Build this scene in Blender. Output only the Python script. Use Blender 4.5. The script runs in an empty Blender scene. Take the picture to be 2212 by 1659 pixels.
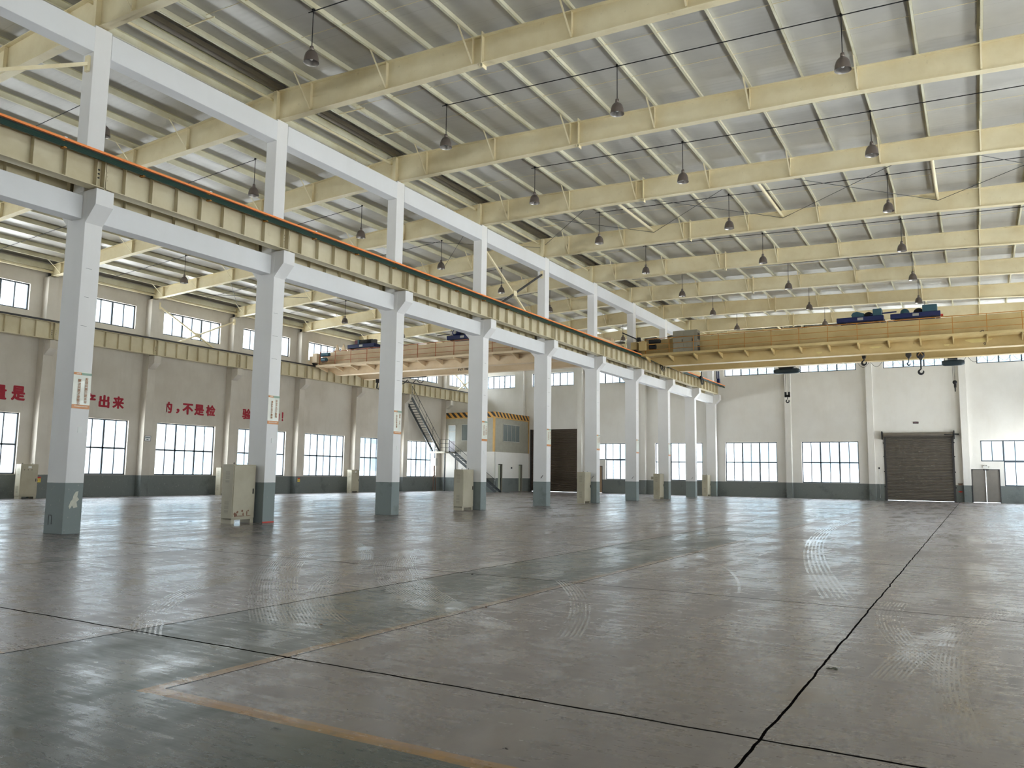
import bpy, math, random
from mathutils import Vector, Matrix
random.seed(7)
# ---------------------------------------------------------------- camera, sky, exposure
F_PX, YAW, PITCH, ROLL, CAM_H = 1724.6, 30.185, 6.46, 0.779, 1.52
SC = bpy.context.scene
COL = SC.collection
cd = bpy.data.cameras.new('camera'); cam = bpy.data.objects.new('camera', cd); COL.objects.link(cam)
cd.sensor_fit = 'HORIZONTAL'; cd.sensor_width = 36.0; cd.lens = F_PX/2212*36.0; cd.clip_start = .05; cd.clip_end = 600
_y, _t, _r = map(math.radians, (YAW, PITCH, ROLL))
_f = Vector((-math.sin(_y)*math.cos(_t), math.cos(_y)*math.cos(_t), math.sin(_t)))
_rt = Vector((math.cos(_y), math.sin(_y), 0)); _up = _rt.cross(_f)
_r2 = _rt*math.cos(_r)+_up*math.sin(_r); _u2 = -_rt*math.sin(_r)+_up*math.cos(_r)
M = Matrix((_r2, _u2, -_f)).transposed().to_4x4(); M.translation = (0, 0, CAM_H)
cam.matrix_world = M
SC.camera = cam
SC.view_settings.view_transform = 'Standard'; SC.view_settings.look = 'None'
SC.view_settings.gamma = 1; SC.view_settings.use_curve_mapping = False
SC.view_settings.exposure = -0.66
cy = SC.cycles
cy.max_bounces = 6; cy.diffuse_bounces = 4; cy.glossy_bounces = 2; cy.transmission_bounces = 3; cy.transparent_max_bounces = 12
cy.caustics_reflective = False; cy.caustics_refractive = False; cy.sample_clamp_indirect = 6
cy.use_denoising = True
cy.use_adaptive_sampling = True; cy.adaptive_threshold = .15; cy.adaptive_min_samples = 16
w = bpy.data.worlds.new('sky_and_ground_glow'); SC.world = w; w.use_nodes = True
SKY = 40.0
nt = w.node_tree; nt.nodes.clear()
bo = nt.nodes.new('ShaderNodeOutputWorld'); bg = nt.nodes.new('ShaderNodeBackground')
tc = nt.nodes.new('ShaderNodeTexCoord'); sx = nt.nodes.new('ShaderNodeSeparateXYZ'); rp = nt.nodes.new('ShaderNodeValToRGB')
mp = nt.nodes.new('ShaderNodeMapRange'); mp.inputs[1].default_value = -1; mp.inputs[2].default_value = 1
nt.links.new(tc.outputs['Generated'], sx.inputs[0]); nt.links.new(sx.outputs[2], mp.inputs[0]); nt.links.new(mp.outputs[0], rp.inputs[0])
e = rp.color_ramp.elements
e[0].position = 0.0; e[0].color = (.92, .925, .925, 1); e[1].position = 1; e[1].color = (.40, .44, .50, 1)  # unseen lower half made brighter than the sky to light the ceiling
for pos, c in ((.47, (.97, .975, .975, 1)), (.51, (.70, .72, .74, 1)), (.62, (.50, .53, .57, 1))):
    q = e.new(pos); q.color = c
nt.links.new(rp.outputs[0], bg.inputs[0]); bg.inputs[1].default_value = SKY; nt.links.new(bg.outputs[0], bo.inputs[0])
def portal(loc, sx_, sy_, rot):
    l = bpy.data.lights.new('window_daylight', 'AREA'); l.shape = 'RECTANGLE'; l.size = sx_; l.size_y = sy_
    l.cycles.is_portal = True
    o = bpy.data.objects.new('window_daylight', l); o.location = loc; o.rotation_euler = rot; COL.objects.link(o)

# ---------------------------------------------------------------- dimensions
PI = math.pi
Y1, BAY, WY = 10.938, 6.0, .447
def yc(k): return Y1+WY/2+BAY*(k-1)
XF = -18.301; XB = XF-.743; XM = (XF+XB)/2
XL, XR = -41.6, 5.0
YF, YB = 65.127, yc(-3)
GREY_Z = 1.19
K0 = 1
def top_main(x): return 13.5-.0327*(x+18.67)
def top_left(x): return 13.5+.0655*(x+18.67)
def interp(x, pts):
    if x <= pts[0][0]: return pts[0][1]
    for (a, b), (c, d) in zip(pts, pts[1:]):
        if x <= c: return b+(d-b)*(x-a)/(c-a)
    return pts[-1][1]
BM = [(-18.5, 12.52), (-11, 12.46), (-6.5, 12.36), (-2.4, 12.26), (.5, 12.10), (XR, 11.88)]
BL = [(XL, 11.40), (-32.4, 11.90), (-26, 12.28), (-18.9, 12.52)]

# ---------------------------------------------------------------- materials
def S(r, g=None, b=None):
    if g is None: r, g, b = r
    f = lambda v: (v/255/12.92 if v/255 <= .04045 else ((v/255+.055)/1.055)**2.4)
    return (f(r), f(g), f(b), 1)
class NT:
    def __init__(s, name):
        s.m = bpy.data.materials.new(name); s.m.use_nodes = True; s.t = s.m.node_tree; s.b = s.t.nodes['Principled BSDF']
        g = s.t.nodes.new('ShaderNodeNewGeometry'); s.pos = g.outputs['Position']; s.out = s.t.nodes['Material Output']
        x = s.t.nodes.new('ShaderNodeSeparateXYZ'); s.l(s.pos, x.inputs[0]); s.x, s.y, s.z = x.outputs
    def l(s, a, b): s.t.links.new(a, b)
    def val(s, sock, v):
        if isinstance(v, (int, float)): sock.default_value = v
        elif isinstance(v, tuple): sock.default_value = v
        else: s.l(v, sock)
    def math(s, op, a, b=0., c=0., clamp=False):
        n = s.t.nodes.new('ShaderNodeMath'); n.operation = op; n.use_clamp = clamp
        for i, v in enumerate((a, b, c)): s.val(n.inputs[i], v)
        return n.outputs[0]
    def noise(s, scale=1., detail=3., rough=.5, vec=None, sc=None, dist=0.):
        n = s.t.nodes.new('ShaderNodeTexNoise'); n.inputs['Scale'].default_value = scale; n.inputs['Detail'].default_value = detail
        n.inputs['Roughness'].default_value = rough; n.inputs['Distortion'].default_value = dist
        v = vec or s.pos
        if sc:
            mm = s.t.nodes.new('ShaderNodeVectorMath'); mm.operation = 'MULTIPLY'; s.l(v, mm.inputs[0]); mm.inputs[1].default_value = sc; v = mm.outputs[0]
        s.l(v, n.inputs['Vector']); return n.outputs['Fac']
    def ramp(s, f, a, b, clamp=True, o0=0., o1=1.):
        n = s.t.nodes.new('ShaderNodeMapRange'); n.clamp = clamp
        for i, v in enumerate((f, a, b, o0, o1)): s.val(n.inputs[i], v)
        return n.outputs[0]
    def mix(s, f, a, b):
        n = s.t.nodes.new('ShaderNodeMix'); n.data_type = 'RGBA'
        s.val(n.inputs[0], f); s.val(n.inputs[6], a); s.val(n.inputs[7], b); return n.outputs[2]
    def bump(s, h, strength=.2, dist=.01):
        n = s.t.nodes.new('ShaderNodeBump'); n.inputs['Strength'].default_value = strength; n.inputs['Distance'].default_value = dist
        s.l(h, n.inputs['Height']); s.l(n.outputs[0], s.b.inputs['Normal'])
    def fin(s, col=None, rough=None, metal=0., spec=.5):
        if col is not None: s.val(s.b.inputs['Base Color'], col)
        if rough is not None: s.val(s.b.inputs['Roughness'], rough)
        s.b.inputs['Metallic'].default_value = metal; s.b.inputs['Specular IOR Level'].default_value = spec
        return s.m
def simple(name, col, rough=.6, metal=0., var=.12, scale=3., spec=.4):
    n = NT(name); f = n.ramp(n.noise(scale, 4), .3, .7)
    d = tuple(c*(1-var) for c in col[:3])+(1,)
    return n.fin(n.mix(f, d, col), rough, metal, spec)
def m_plaster(name, white, stain, grey=None, gz=GREY_Z, streak=.35):
    n = NT(name)
    a = n.ramp(n.noise(.35, 5, .6), .38, .72); b = n.ramp(n.noise(2.2, 5, .6, sc=(1, 1, .25)), .5, .8)
    c = n.mix(n.math('MULTIPLY', a, streak), white, stain); c = n.mix(n.math('MULTIPLY', b, streak*.5), c, stain)
    if grey:
        g2 = n.mix(n.ramp(n.noise(1.1, 6, .65), .55, .75), grey, tuple(v*.62 for v in grey[:3])+(1,))
        g2 = n.mix(n.math('MULTIPLY', n.ramp(n.noise(14, 2), .68, .72), .5), g2, S(170, 168, 160))
        c = n.mix(n.math('LESS_THAN', n.math('ADD', n.z, n.math('MULTIPLY', n.noise(6, 2), .012)), gz), c, g2)
    n.bump(n.noise(60, 3), .12, .004)
    return n.fin(c, .75, 0, .3)
GREYP = S(112, 117, 114)
M_WALL = m_plaster('painted_plaster', S(226, 223, 217), S(196, 188, 176), GREYP)
M_WALLL = m_plaster('aged_plaster', S(212, 205, 194), S(178, 168, 152), GREYP, streak=.55)
M_COL = m_plaster('column_paint', S(230, 228, 226), S(208, 203, 198), S(130, 138, 136), streak=.3)
M_CONC = m_plaster('beam_paint', S(224, 224, 225), S(204, 201, 197), None, streak=.3)
def m_steel(name, a, b, rust=.25, rough=.55):
    n = NT(name); f = n.ramp(n.noise(.9, 5, .6), .35, .7); c = n.mix(f, a, b)
    r = n.ramp(n.noise(5, 6, .7), .62, .75); c = n.mix(n.math('MULTIPLY', r, rust), c, S(120, 98, 66))
    return n.fin(c, rough, 0, .4)
M_RAFT = m_steel('cream_steel_paint', S(236, 224, 190), S(222, 206, 166))
M_PURL = m_steel('purlin_paint', S(226, 222, 198), S(204, 196, 164), .35)
M_GIRD = m_steel('girder_paint', S(212, 202, 173), S(196, 183, 149), .12)
M_CRANE = m_steel('crane_ochre_paint', S(206, 182, 130), S(190, 164, 110), .12)
M_CRANEL = m_steel('crane_cream_paint', S(222, 200, 168), S(206, 182, 146), .15)
n = NT('roof_foil'); f = n.noise(.5, 4, .6, sc=(1, 1, 1)); g = n.noise(1.2, 3, .6, sc=(2.2, .15, 1))
seam = n.math('LESS_THAN', n.math('FRACT', n.math('MULTIPLY', n.y, 1/1.2)), .012)
rib = n.math('SINE', n.math('MULTIPLY', n.y, 2*PI/.19))
c = n.mix(n.ramp(f, .3, .7), S(180, 177, 171), S(198, 195, 188)); c = n.mix(n.math('MULTIPLY', seam, .35), c, S(140, 135, 125))
n.bump(n.math('ADD', n.math('MULTIPLY', rib, .25), n.math('ADD', f, g)), .14, .02)
n.l(c, n.b.inputs['Base Color']); n.b.inputs['Metallic'].default_value = .08; n.l(n.ramp(g, .3, .7, True, .36, .5), n.b.inputs['Roughness'])
M_ROOF = n.m
M_BLACK = simple('dark_rubber', S(28, 28, 30), .6); M_DGREY = simple('dark_grey_steel', S(62, 60, 60), .5)
M_BLUE = simple('navy_enamel', S(24, 36, 84), .4); M_TEAL = simple('teal_enamel', S(52, 88, 100), .45)
M_ORANGE = simple('orange_conductor', S(255, 150, 84), .45, var=.05); M_GREEN = simple('green_conductor', S(8, 50, 40), .4)
M_RAILO = simple('orange_railing', S(190, 128, 50), .5); M_RAILR = simple('red_railing', S(170, 92, 50), .5)
M_STAIR = simple('stair_steel', S(66, 70, 70), .5); M_LAMP = simple('lamp_aluminium', S(118, 108, 102), .35, .5)
M_LAMPIN = simple('lamp_reflector', S(190, 184, 178), .25, .6); M_BULB = simple('bulb_glass', S(226, 226, 222), .2)
M_CAB = m_steel('cabinet_beige', S(176, 168, 146), S(160, 151, 128), .12, .45); M_CABG = simple('cabinet_grey', S(150, 144, 126), .5)
M_WHITE = simple('white_enamel', S(232, 232, 228), .4, var=.05); M_FRAME = simple('window_frame_grey', S(70, 78, 86), .45)
M_RED = simple('slogan_red', S(164, 26, 46), .6, var=.1, scale=1.5); M_REDS = simple('sign_red', S(190, 60, 44), .5)
M_PAPER = simple('poster_paper', S(226, 226, 212), .25, var=.06, spec=.8); M_PORG = simple('poster_orange', S(206, 136, 78), .3); M_PGRN = simple('poster_green', S(140, 166, 146), .3)
M_INK = simple('brown_ink', S(170, 118, 76), .5); M_WINK = simple('white_ink', S(236, 226, 206), .5); M_YEL = simple('sign_yellow', S(222, 196, 70), .5)
M_SHUT = simple('shutter_brown', S(128, 121, 113), .32, .5); M_SHUTD = simple('shutter_dark_brown', S(92, 80, 70), .38, .3)
M_DOOR = simple('door_grey_brown', S(128, 122, 114), .5); M_OCLAD = simple('office_cladding', S(160, 156, 142), .55); M_TRIM = simple('ochre_trim', S(196, 156, 92), .5)
M_ALU = simple('aluminium_frame', S(178, 176, 168), .4, .3); M_RUST = simple('rusty_steel', S(120, 84, 64), .7)
M_CUR = simple('interior_panel', S(150, 152, 146), .5)
n = NT('hazard_stripes'); s_ = n.math('FRACT', n.math('MULTIPLY', n.math('ADD', n.math('ADD', n.x, n.y), n.z), 1.7))
M_HAZ = n.fin(n.mix(n.math('LESS_THAN', s_, .5), S(205, 150, 70), S(40, 38, 36)), .5)
# glass: transparent with a weak reflection
n = NT('window_glass'); tr = n.t.nodes.new('ShaderNodeBsdfTransparent'); tr.inputs[0].default_value = (.93, .96, .97, 1)
gl = n.t.nodes.new('ShaderNodeBsdfGlossy'); gl.inputs['Roughness'].default_value = .08; mx = n.t.nodes.new('ShaderNodeMixShader'); mx.inputs[0].default_value = .07
n.l(tr.outputs[0], mx.inputs[1]); n.l(gl.outputs[0], mx.inputs[2]); n.l(mx.outputs[0], n.out.inputs[0]); M_GLASS = n.m
M_GLASSD = simple('office_glass', S(120, 128, 126), .08, .0, spec=1.0)
# floor
n = NT('painted_concrete_floor')
base = n.mix(n.ramp(n.noise(.25, 5, .6), .35, .7), S(130, 121, 117), S(110, 102, 99))
fine = n.noise(3.0, 6, .65, sc=(1, .35, 1)); base = n.mix(n.math('MULTIPLY', n.ramp(fine, .45, .75), .35), base, S(70, 64, 60))
warp = n.math('MULTIPLY', n.math('SUBTRACT', n.noise(1.3, 3), .5), .05)
xw = n.math('ADD', n.x, warp); yw = n.math('ADD', n.y, warp)
inx = n.math('MULTIPLY', n.math('GREATER_THAN', xw, -7.03), n.math('LESS_THAN', xw, -5.03))
iny = n.math('LESS_THAN', yw, 3.74)
zone = n.math('MAXIMUM', inx, iny)
wear = n.ramp(n.noise(.8, 6, .7, sc=(1, .5, 1)), .30, .72, True, 1., .55)
far = n.ramp(n.y, 10., 45., True, 1., .45)
green = n.mix(n.ramp(n.noise(.6, 4), .3, .7), S(38, 62, 52), S(33, 48, 42))
base = n.mix(n.math('MULTIPLY', zone, n.math('MULTIPLY', wear, far)), base, green)
def band(v, a, b): return n.math('MULTIPLY', n.math('GREATER_THAN', v, a), n.math('LESS_THAN', v, b))
yl1 = n.math('MULTIPLY', band(xw, -5.10, -4.99), n.math('GREATER_THAN', yw, 3.66))
yl3 = n.math('MULTIPLY', band(xw, -7.12, -7.02), n.math('GREATER_THAN', yw, 3.66))
yl2 = n.math('MULTIPLY', band(yw, 3.67, 3.80), n.math('MAXIMUM', n.math('GREATER_THAN', xw, -5.1), n.math('LESS_THAN', xw, -7.02)))
ywear = n.ramp(n.noise(5, 6, .7), .25, .62, True, 1., .45)
fade = n.ramp(n.y, 3.9, 7., True, 1., .5)
base = n.mix(n.math('MULTIPLY', n.math('MULTIPLY', n.math('MAXIMUM', yl1, n.math('MAXIMUM', yl2, n.math('MULTIPLY', yl3, .25))), ywear), fade), base, S(172, 124, 58))
# joints
wob = n.math('MULTIPLY', n.math('SUBTRACT', n.noise(2.2, 4), .5), .05)
def line(v, at, w_, per=None):
    d = n.math('ADD', n.math('SUBTRACT', v, at), wob)
    if per: d = n.math('SUBTRACT', n.math('FRACT', n.math('ADD', n.math('DIVIDE', d, per), .5)), .5); d = n.math('MULTIPLY', d, per)
    return n.math('LESS_THAN', n.math('ABSOLUTE', d), w_)
jt = n.math('MAXIMUM', line(n.y, 4.95, .013, 5.55), line(n.x, -1.17, .010, 12.0))
jt = n.math('MAXIMUM', jt, n.math('MULTIPLY', line(n.x, -4.975, .007), n.math('GREATER_THAN', n.y, 3.8))); jt = n.math('MAXIMUM', jt, line(n.x, -7.0, .010))
jt = n.math('MAXIMUM', jt, line(n.x, -18.05, .012)); jt = n.math('MAXIMUM', jt, n.math('MULTIPLY', line(n.y, 7.4, .004, 5.55), .5))
chip = n.ramp(n.noise(9, 4), .15, .32)
base = n.mix(n.math('MULTIPLY', jt, chip), base, S(14, 12, 11))
# specks
base = n.mix(n.math('MULTIPLY', n.ramp(n.noise(11, 3, .6, sc=(.5, 1, 1)), .71, .74), .7), base, S(62, 56, 52))
base = n.mix(n.math('MULTIPLY', n.ramp(n.noise(23, 2, .5), .76, .78), .8), base, S(214, 210, 204))
# tyre tracks: arcs (cx, cy, R, half width, y range, grooves)
tr_all = None
TR = [(14.73, 31.62, 33.18, .16, 5.9, 11.3, 9), (10.33, 26.83, 26.37, .17, 6.0, 11.3, 9), (-1.15, 13.08, 8.16, .16, 6.4, 10.6, 8),
      (2.18, 18.78, 13.52, .18, 7.0, 12.4, 10), (5.36, 21.5, 17.35, .18, 7.0, 12.8, 10), (-1.56, 11.86, 8.68, .16, 4.9, 9.4, 7),
      (-15.49, 8.22, 12.95, .02, 10.9, 16.0, 1), (13.81, 6.06, 14.52, .14, 6.9, 12.5, 8), (7.97, 10.78, 8.94, .15, 7.2, 11.2, 8),
      (77.84, 31.43, 82.03, .22, 11., 33., 6), (-14.56, 3.58, 11.66, .13, 7.0, 10.6, 6), (20.03, 7.99, 20.3, .12, 5.5, 10.5, 7), (-20.12, 2.78, 13.61, .12, 10.2, 14., 6)]
for cx, cy_, R, hw, ya, yb, ng in TR:
    dx = n.math('SUBTRACT', n.x, cx); dy = n.math('SUBTRACT', n.y, cy_)
    r_ = n.math('SUBTRACT', n.math('SQRT', n.math('ADD', n.math('MULTIPLY', dx, dx), n.math('MULTIPLY', dy, dy))), R)
    msk = n.math('MULTIPLY', n.math('LESS_THAN', n.math('ABSOLUTE', r_), hw), band(n.y, ya, yb))
    if ng > 1: msk = n.math('MULTIPLY', msk, n.math('GREATER_THAN', n.math('SINE', n.math('MULTIPLY', r_, PI*ng/hw)), .1))
    tr_all = msk if tr_all is None else n.math('MAXIMUM', tr_all, msk)
tr_all = n.math('MULTIPLY', tr_all, n.ramp(n.noise(1.7, 4), .3, .55))
base = n.mix(n.math('MULTIPLY', tr_all, .36), base, S(158, 154, 150))
streak = n.noise(1.0, 6, .7, sc=(1.6, .35, 1)); blot = n.noise(.35, 5, .65)
scr = n.noise(5.0, 5, .75, sc=(.3, 1.8, 1))
rgh = n.math('ADD', n.ramp(n.math('ADD', n.math('MULTIPLY', streak, .5), n.math('MULTIPLY', scr, .5)), .38, .66, True, .14, .42), n.ramp(blot, .35, .7, True, -.03, .09))
rgh = n.math('SUBTRACT', rgh, n.math('MULTIPLY', tr_all, .10))
hgt = n.math('ADD', n.math('MULTIPLY', scr, .7), n.math('ADD', n.math('MULTIPLY', n.noise(9, 4, .6, sc=(.4, 1.4, 1)), .35), n.math('MULTIPLY', jt, -1.)))
n.bump(n.math('ADD', hgt, n.math('MULTIPLY', tr_all, .2)), .08, .008)
n.fin(base, rgh, 0, .7); n.l(n.math('MULTIPLY', n.math('MULTIPLY', n.math('SUBTRACT', 1., jt), .95), n.math('SUBTRACT', 1., n.math('MULTIPLY', iny, .5))), n.b.inputs['Specular IOR Level']); M_FLOOR = n.m

# ---------------------------------------------------------------- mesh builder
class MB:
    def __init__(s): s.v = []; s.f = []; s.mi = []; s.sm = []; s.cur = 0
    def add(s, vs, fs, smooth=False):
        o = len(s.v); s.v += [tuple(a) for a in vs]
        for f in fs: s.f.append(tuple(i+o for i in f)); s.mi.append(s.cur); s.sm.append(smooth)
        return s
    def box(s, x0, x1, y0, y1, z0, z1):
        x0, x1 = sorted((x0, x1)); y0, y1 = sorted((y0, y1)); z0, z1 = sorted((z0, z1))
        v = [(x, y, z) for z in (z0, z1) for y in (y0, y1) for x in (x0, x1)]
        return s.add(v, [(0, 2, 3, 1), (4, 5, 7, 6), (0, 1, 5, 4), (2, 6, 7, 3), (0, 4, 6, 2), (1, 3, 7, 5)])
    def hexa(s, v): return s.add(v, [(0, 3, 2, 1), (4, 5, 6, 7), (0, 1, 5, 4), (1, 2, 6, 5), (2, 3, 7, 6), (3, 0, 4, 7)])
    def prism(s, pts, axis, a, b):
        n_ = len(pts)
        def P(p, t): return (t, p[0], p[1]) if axis == 0 else ((p[0], t, p[1]) if axis == 1 else (p[0], p[1], t))
        v = [P(p, a) for p in pts]+[P(p, b) for p in pts]
        return s.add(v, [tuple(range(n_)), tuple(range(2*n_-1, n_-1, -1))]+[(i, (i+1) % n_+0, (i+1) % n_+n_, i+n_) for i in range(n_)])
    def bar(s, p, q, wa, wb, up=(0, 0, 1)):
        p, q = Vector(p), Vector(q); d = (q-p).normalized(); u = Vector(up)
        if abs(d.dot(u)) > .98: u = Vector((0, 1, 0))
        a = d.cross(u).normalized()*wa/2; b = a.cross(d).normalized()*wb/2
        return s.hexa([p-a-b, p+a-b, p+a+b, p-a+b, q-a-b, q+a-b, q+a+b, q-a+b])
    def tube(s, pts, r, n_=8, cap=True):
        pts = [Vector(p) for p in pts]; vs = []; fs = []
        rs = r if isinstance(r, (list, tuple)) else [r]*len(pts)
        pa = None
        for i, p in enumerate(pts):
            d = (pts[min(i+1, len(pts)-1)]-pts[max(i-1, 0)]).normalized()
            if pa is None:
                u = Vector((0, 0, 1)) if abs(d.z) < .9 else Vector((1, 0, 0)); pa = d.cross(u).normalized()
            else:
                pa = (pa-d*pa.dot(d)); pa = pa.normalized() if pa.length > 1e-6 else d.orthogonal().normalized()
            pb = d.cross(pa)
            for j in range(n_):
                t = 2*PI*j/n_; vs.append(p+(pa*math.cos(t)+pb*math.sin(t))*rs[i])
        for i in range(len(pts)-1):
            for j in range(n_):
                a = i*n_+j; b = i*n_+(j+1) % n_; fs.append((a, b, b+n_, a+n_))
        s.add(vs, fs, True)
        if cap:
            L = len(pts)-1; s.add(vs[:n_], [tuple(range(n_-1, -1, -1))]); s.add(vs[L*n_:], [tuple(range(n_))])
        return s
    def lathe(s, prof, c=(0, 0, 0), n_=20, axis=2):
        vs = []; fs = []
        for r, h in prof:
            for j in range(n_):
                t = 2*PI*j/n_; a, b = r*math.cos(t), r*math.sin(t)
                q = (a, b, h) if axis == 2 else ((a, h, b) if axis == 1 else (h, a, b))
                vs.append((q[0]+c[0], q[1]+c[1], q[2]+c[2]))
        for i in range(len(prof)-1):
            for j in range(n_):
                a = i*n_+j; b = i*n_+(j+1) % n_; fs.append((a, b, b+n_, a+n_))
        return s.add(vs, fs, True)
    def build(s, name, mats, parent=None, origin=None, label=None):
        me = bpy.data.meshes.new(name); mats = mats if isinstance(mats, (list, tuple)) else [mats]
        o_ = Vector(origin) if origin else Vector((0, 0, 0))
        if parent is not None:
            root = parent
            while root.parent: root = root.parent
            o_ = Vector(root.location)
        if s.local: o_ = Vector((0, 0, 0))
        me.from_pydata([tuple(Vector(v)-o_) for v in s.v], [], s.f)
        for m in mats: me.materials.append(m)
        me.polygons.foreach_set('material_index', s.mi); me.polygons.foreach_set('use_smooth', s.sm); me.update()
        o = bpy.data.objects.new(name, me); COL.objects.link(o)
        if parent: o.parent = parent
        elif origin: o.location = origin
        if label: o['label'] = label
        return o
    local = False
def LM():
    m = MB(); m.local = True; return m
def tag(o, label=None, cat=None, group=None, kind=None):
    if label: o['label'] = label
    if cat: o['category'] = cat
    if group: o['group'] = group
    if kind: o['kind'] = kind
    return o
def thing(name, label, cat, loc, group=None, rz=0):
    o = bpy.data.objects.new(name, None); COL.objects.link(o); o.location = loc; o.rotation_euler[2] = rz; o.empty_display_size = .2
    return tag(o, label, cat, group)
def structure(name, mb, mats, parent=None): return tag(mb.build(name, mats, parent), kind='structure') if not parent else mb.build(name, mats, parent)
def copy_tree(o, parent=None):
    c = o.copy(); COL.objects.link(c)
    if parent: c.parent = parent
    for ch in o.children: copy_tree(ch, c)
    return c
def bevel(o, w_=.012, seg=2):
    b = o.modifiers.new('bevel', 'BEVEL'); b.width = w_; b.segments = seg; b.limit_method = 'ANGLE'; return o
def lettering(txt, size, origin, ux, uz, mat, parent=None, name='lettering', bold=0., depth=.004, space=1.0, vertical=False, lsp=1.0):
    """flat raised lettering; origin = lower-left, ux = reading direction, uz = up"""
    ux, uz = Vector(ux), Vector(uz); nn = ux.cross(uz); out = LM() if parent is None else MB(); x = 0.; zed = 0.
    for ch in txt:
        c = bpy.data.curves.new('glyph', 'FONT'); c.body = ch; c.size = size; c.offset = bold; c.extrude = depth/2; c.resolution_u = 2; c.fill_mode = 'FRONT'
        o = bpy.data.objects.new('glyph', c); COL.objects.link(o); bpy.context.view_layer.update()
        me = bpy.data.meshes.new_from_object(o.evaluated_get(bpy.context.evaluated_depsgraph_get()))
        vs = [Vector(origin)+ux*(x+v.co.x)+uz*(zed+v.co.y)+nn*(v.co.z+depth/2) for v in me.vertices]
        out.add(vs, [tuple(p.vertices) for p in me.polygons])
        bpy.data.objects.remove(o); bpy.data.curves.remove(c); bpy.data.meshes.remove(me)
        if vertical: zed -= size*lsp
        else: x += size*space
    base = Vector(origin) if parent is None else Vector((0, 0, 0))
    out.v = [tuple(Vector(v)-base) for v in out.v]
    o = out.build(name, mat, parent)
    if parent is None: o.location = base
    return o

# ================================================================ SETTING
m = MB().box(XL-.4, XR+.4, YB-.4, YF+.4, -.2, 0); structure('floor', m, M_FLOOR)
# roof (corrugated underside as real ribs is in the bump); thickness .12
m = MB()
RT = .20
m.prism([(XR+.5, top_main(XR+.5)+RT), (-18.67, 13.5+RT), (XL-.5, top_left(XL-.5)+RT), (XL-.5, top_left(XL-.5)+RT+.12), (-18.67, 13.5+RT+.12), (XR+.5, top_main(XR+.5)+RT+.12)], 1, YB-.5, YF+.5)
structure('ceiling', m, M_ROOF)
def wall(axis, face, back, u0, u1, topf, holes, name, mat, z0=0.):
    """wall slab with rectangular holes. axis 0: plane at x=face, u=y ; axis 1: plane at y=face, u=x"""
    us = sorted({u0, u1} | {h[0] for h in holes} | {h[1] for h in holes} | ({-18.67} if axis == 1 else set()))
    zs = sorted({z0} | {h[2] for h in holes} | {h[3] for h in holes})
    m = MB()
    def P(u, z, t): return (t, u, z) if axis == 0 else (u, t, z)
    def quad(a, b, c, d): m.add([a, b, c, d], [(0, 1, 2, 3)])
    def inhole(u, z): return any(h[0] < u < h[1] and h[2] < z < h[3] for h in holes)
    zt = zs+[None]
    for i in range(len(us)-1):
        a, b = us[i], us[i+1]
        for j in range(len(zs)):
            za, zb = zt[j], zt[j+1]
            ta = tb = zb
            if zb is None: ta, tb = topf(a), topf(b)
            if inhole((a+b)/2, (za+(zb if zb else za+1))/2): continue
            for t in (face, back): quad(P(a, za, t), P(b, za, t), P(b, tb, t), P(a, ta, t))
    for h in holes:
        a, b, c, d = h[:4]
        segs = [((a, c), (b, c)), ((b, c), (b, d)), ((b, d), (a, d)), ((a, d), (a, c))]
        for (p, q) in segs:
            mu, mz = (p[0]+q[0])/2, (p[1]+q[1])/2; e_ = 1e-3
            dn = (0, -e_) if (p, q) == segs[0] else ((e_, 0) if (p, q) == segs[1] else ((0, e_) if (p, q) == segs[2] else (-e_, 0)))
            if inhole(mu+dn[0], mz+dn[1]): continue
            quad(P(p[0], p[1], face), P(q[0], q[1], face), P(q[0], q[1], back), P(p[0], p[1], back))
    return structure(name, m, mat)
WIN = [0]
PORTS = {}
def window(axis, face, inward, u0, u1, z0, z1, cols=6, split=None, thick=(2, 4)):
    """steel-framed window set .14 deep in the wall; inward = +1/-1 direction into the room"""
    WIN[0] += 1
    t = face-inward*.15
    loc = (t, (u0+u1)/2, z0) if axis == 0 else ((u0+u1)/2, t, z0)
    root = bpy.data.objects.new('window_%d' % WIN[0], None); COL.objects.link(root); root.location = loc; root['kind'] = 'structure'
    fr = LM(); hw = (u1-u0)/2; H = z1-z0
    def bx(mb, a, b, c, d, th):
        if axis == 0: mb.box(-th, th, a, b, c, d)
        else: mb.box(a, b, -th, th, c, d)
    bx(fr, -hw, hw, 0, .07, .035); bx(fr, -hw, hw, H-.07, H, .035); bx(fr, -hw, -hw+.07, 0, H, .035); bx(fr, hw-.07, hw, 0, H, .035)
    for i in range(1, cols):
        u = -hw+2*hw*i/cols; q = .05 if i in thick else .028
        bx(fr, u-q, u+q, 0, H, .03)
    if split: bx(fr, -hw, hw, split-z0-.045, split-z0+.045, .03)
    fr.build('window_frame', M_FRAME, root)
    g = LM(); bx(g, -hw+.02, hw-.02, .02, H-.02, .004); g.build('glass', M_GLASS, root)
    q = PORTS.setdefault((axis, face, inward, z0 > 8), [u0, u1, z0, z1])
    q[:] = [min(q[0], u0), max(q[1], u1), min(q[2], z0), max(q[3], z1)]
    return root
# ---- left wall
LW = dict(z0=1.2, z1=4.27); LU = dict(z0=9.53, z1=10.9)
holes = []; wl = []
for k in range(-3, 10):
    u = yc(k)+3.03; a, b = u-2.08, u+2.08
    if k == 9: wl.append((a, b, 9.53, 10.9, None)); continue
    wl.append((a, b, 1.2, 4.27, 2.68)); wl.append((a, b, 9.53, 10.9, None))
holes = [x[:4] for x in wl]
wall(0, XL, XL-.3, YB, YF+.3, lambda u: top_left(XL)+RT, holes, 'wall_left', M_WALLL)
for a, b, c, d, s_ in wl: window(0, XL, 1, a, b, c, d, 6, s_)
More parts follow.
